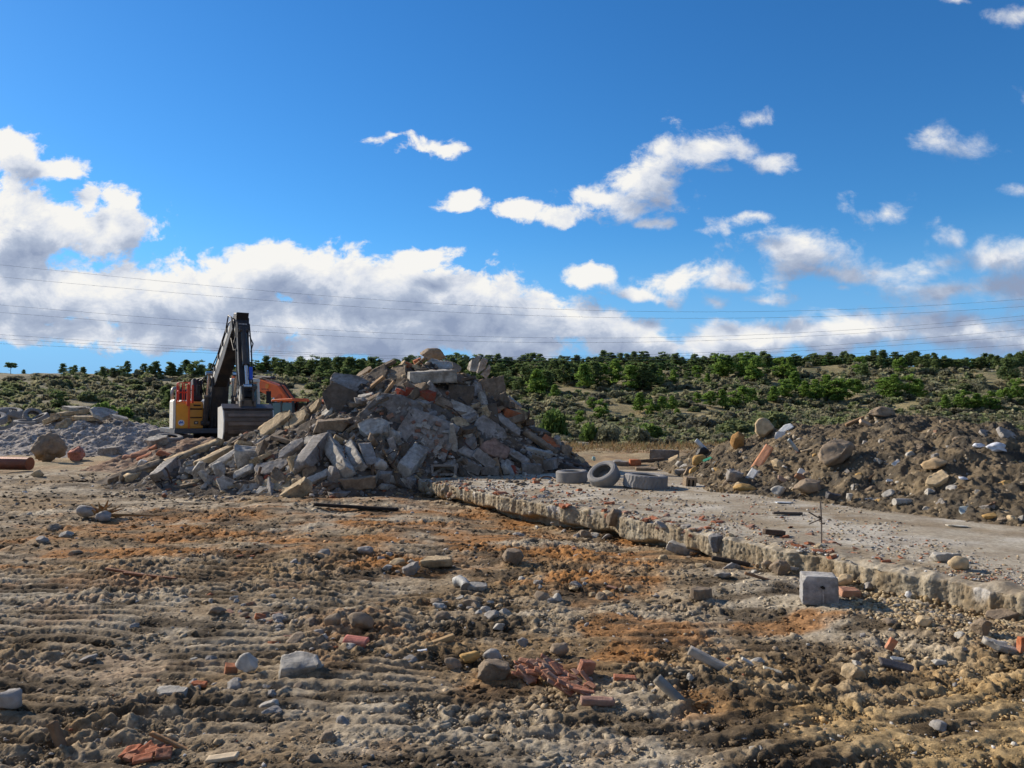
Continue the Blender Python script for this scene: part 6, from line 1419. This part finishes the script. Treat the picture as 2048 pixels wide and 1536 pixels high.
scatter('soil_clods', px, py, sized(n, 4, 24, 3.6) * np.interp(py, [950, 1150, 1500], [.55, .85, 1.15]), lambda P, q: soil_col(P[:, 0], P[:, 1]) * q.uniform(.72, 1.3, len(P))[:, None], M['soil'], 'crumbly clods of turned soil all over the yard', 1, .62, -.12, .3, lambda P: on_soil(P) & (clump(P, .9) + .5 * np.random.RandomState(3).normal(size=len(P)) > -.1), 2)
n = 24000; px = r.uniform(-140, 2190, n); py = 948 + r.rand(n) * 640
scatter('fine_clods', px, py, sized(n, 3, 8, 2), lambda P, q: soil_col(P[:, 0], P[:, 1]) * q.uniform(.7, 1.35, len(P))[:, None], M['soil'], 'fine crumbs of soil between the clods', 1, .65, -.1, .3, on_soil, 3)
PAL = np.array([CG, CL, CB, CT, (.30, .29, .28), (.24, .19, .14), (.38, .15, .08), WH])
n = 5500; px = r.uniform(-140, 2190, n); py = 948 + r.rand(n) * 640
scatter('pebbles', px, py, sized(n, 3, 13, 3.0) * np.interp(py, [950, 1150, 1500], [.7, .9, 1.1]), lambda P, q: PAL[q.choice(8, len(P), p=[.26, .16, .2, .1, .12, .11, .03, .02])] * q.uniform(.75, 1.15, len(P))[:, None], M['pebble'], 'grey and brown pebbles strewn through the soil', 1, .65, .05, .26, lambda P: on_soil(P) & (clump(P, 1.3, 64) + .4 * np.random.RandomState(4).normal(size=len(P)) > .05), 4)
n = 1900; px = r.uniform(1700, 2120, n); py = 1150 + (px - 1700) * .24 + 75 * r.rand(n) ** 1.4
scatter('gravel', px, py, sized(n, 6, 14, 2), lambda P, q: np.array([(.36, .27, .15), (.31, .23, .13), (.42, .34, .22), (.24, .17, .10)])[q.randint(0, 4, len(P))], M['pebble'], 'yellowish gravel bed along the foot of the slab front', 1, .7, .05, .24, on_soil, 5)
n = 9000; px = r.uniform(820, 2100, n); tt = r.rand(n) ** 1.8; py = np.interp(px, [820, 1215, 1640, 2048, 2100], [960, 1026, 1108, 1176, 1186]) - tt * np.interp(px, [820, 1100, 1640, 2048], [18, 70, 110, 60])
scatter('slab_litter', px, py, sized(n, 2, 8, 2.4), lambda P, q: PAL[q.choice(8, len(P), p=[.2, .14, .2, .14, .05, .1, .14, .03])] * q.uniform(.7, 1.15, len(P))[:, None], M['pebble'], 'fine chips and dust crumbs lying on the slab', 1, .6, .2, .2, lambda P: slab_in(P[:, 0], P[:, 1]) & (clump(P, .8, 66) + .3 * np.random.RandomState(6).normal(size=len(P)) > -.1), 6)
n = 9000; px = r.uniform(1340, 2120, n); py = r.uniform(835, 1062, n)
scatter('mound_crumbs', px, py, sized(n, 3, 14, 3.2), lambda P, q: np.array([(.18, .135, .085), (.25, .195, .125), (.13, .10, .065), (.36, .30, .22), (.40, .37, .32)])[q.choice(5, len(P), p=[.4, .24, .18, .1, .08])] * q.uniform(.75, 1.2, len(P))[:, None], M['earth'], 'crumbs of earth and stone over the brown mound', 1, .75, .15, .25, lambda P: mound.h(P[:, 0], P[:, 1]) > P[:, 2] - .06, 7)
n = 9000; px = r.uniform(210, 1190, n); py = r.uniform(725, 1000, n)
scatter('heap_rubble', px, py, sized(n, 3, 16, 2.6), lambda P, q: PAL[q.choice(8, len(P), p=[.27, .16, .2, .08, .1, .1, .07, .02])] * q.uniform(.6, 1.1, len(P))[:, None], M['concrete'], 'small broken rubble filling the gaps of the central heap', 1, .7, .2, .3, lambda P: (heap.h(P[:, 0], P[:, 1]) > P[:, 2] - .06) | ((P[:, 1] < 19.5) & (P[:, 1] > 14.5) & (np.random.RandomState(5).rand(len(P)) < .5)), 8)
n = 4000; px = r.uniform(-40, 400, n); py = r.uniform(830, 915, n)
scatter('gravel_rubble', px, py, sized(n, 2, 9, 2.4), lambda P, q: np.array([(.44, .40, .36), (.34, .31, .28), (.25, .22, .19)])[q.randint(0, 3, len(P))], M['pebble'], 'crushed pale lumps over the gravel heap', 1, .75, .2, .25, lambda P: white.h(P[:, 0], P[:, 1]) > P[:, 2] - .06, 9)
# ------------------------------------------------------------------ shared labels carry a group
from collections import Counter
_cnt = Counter(o["label"] for o in ALL if "label" in o)
for o in ALL:
    if "label" in o and _cnt[o["label"]] > 1 and "group" not in o and "kind" not in o: o["group"] = o["label"]
print('objects', len(bpy.data.objects), 'shared labels', sum(1 for v in _cnt.values() if v > 1))
# ------------------------------------------------------------------ render settings
scene.render.engine = 'CYCLES'
scene.cycles.max_bounces = 5; scene.cycles.diffuse_bounces = 2; scene.cycles.glossy_bounces = 2; scene.cycles.transmission_bounces = 2; scene.cycles.transparent_max_bounces = 6
scene.cycles.use_denoising = True
scene.view_settings.view_transform = 'Standard'; scene.view_settings.look = 'None'; scene.view_settings.exposure = 0
scene.cycles.use_adaptive_sampling = True; scene.cycles.adaptive_threshold = .02; scene.cycles.adaptive_min_samples = 12
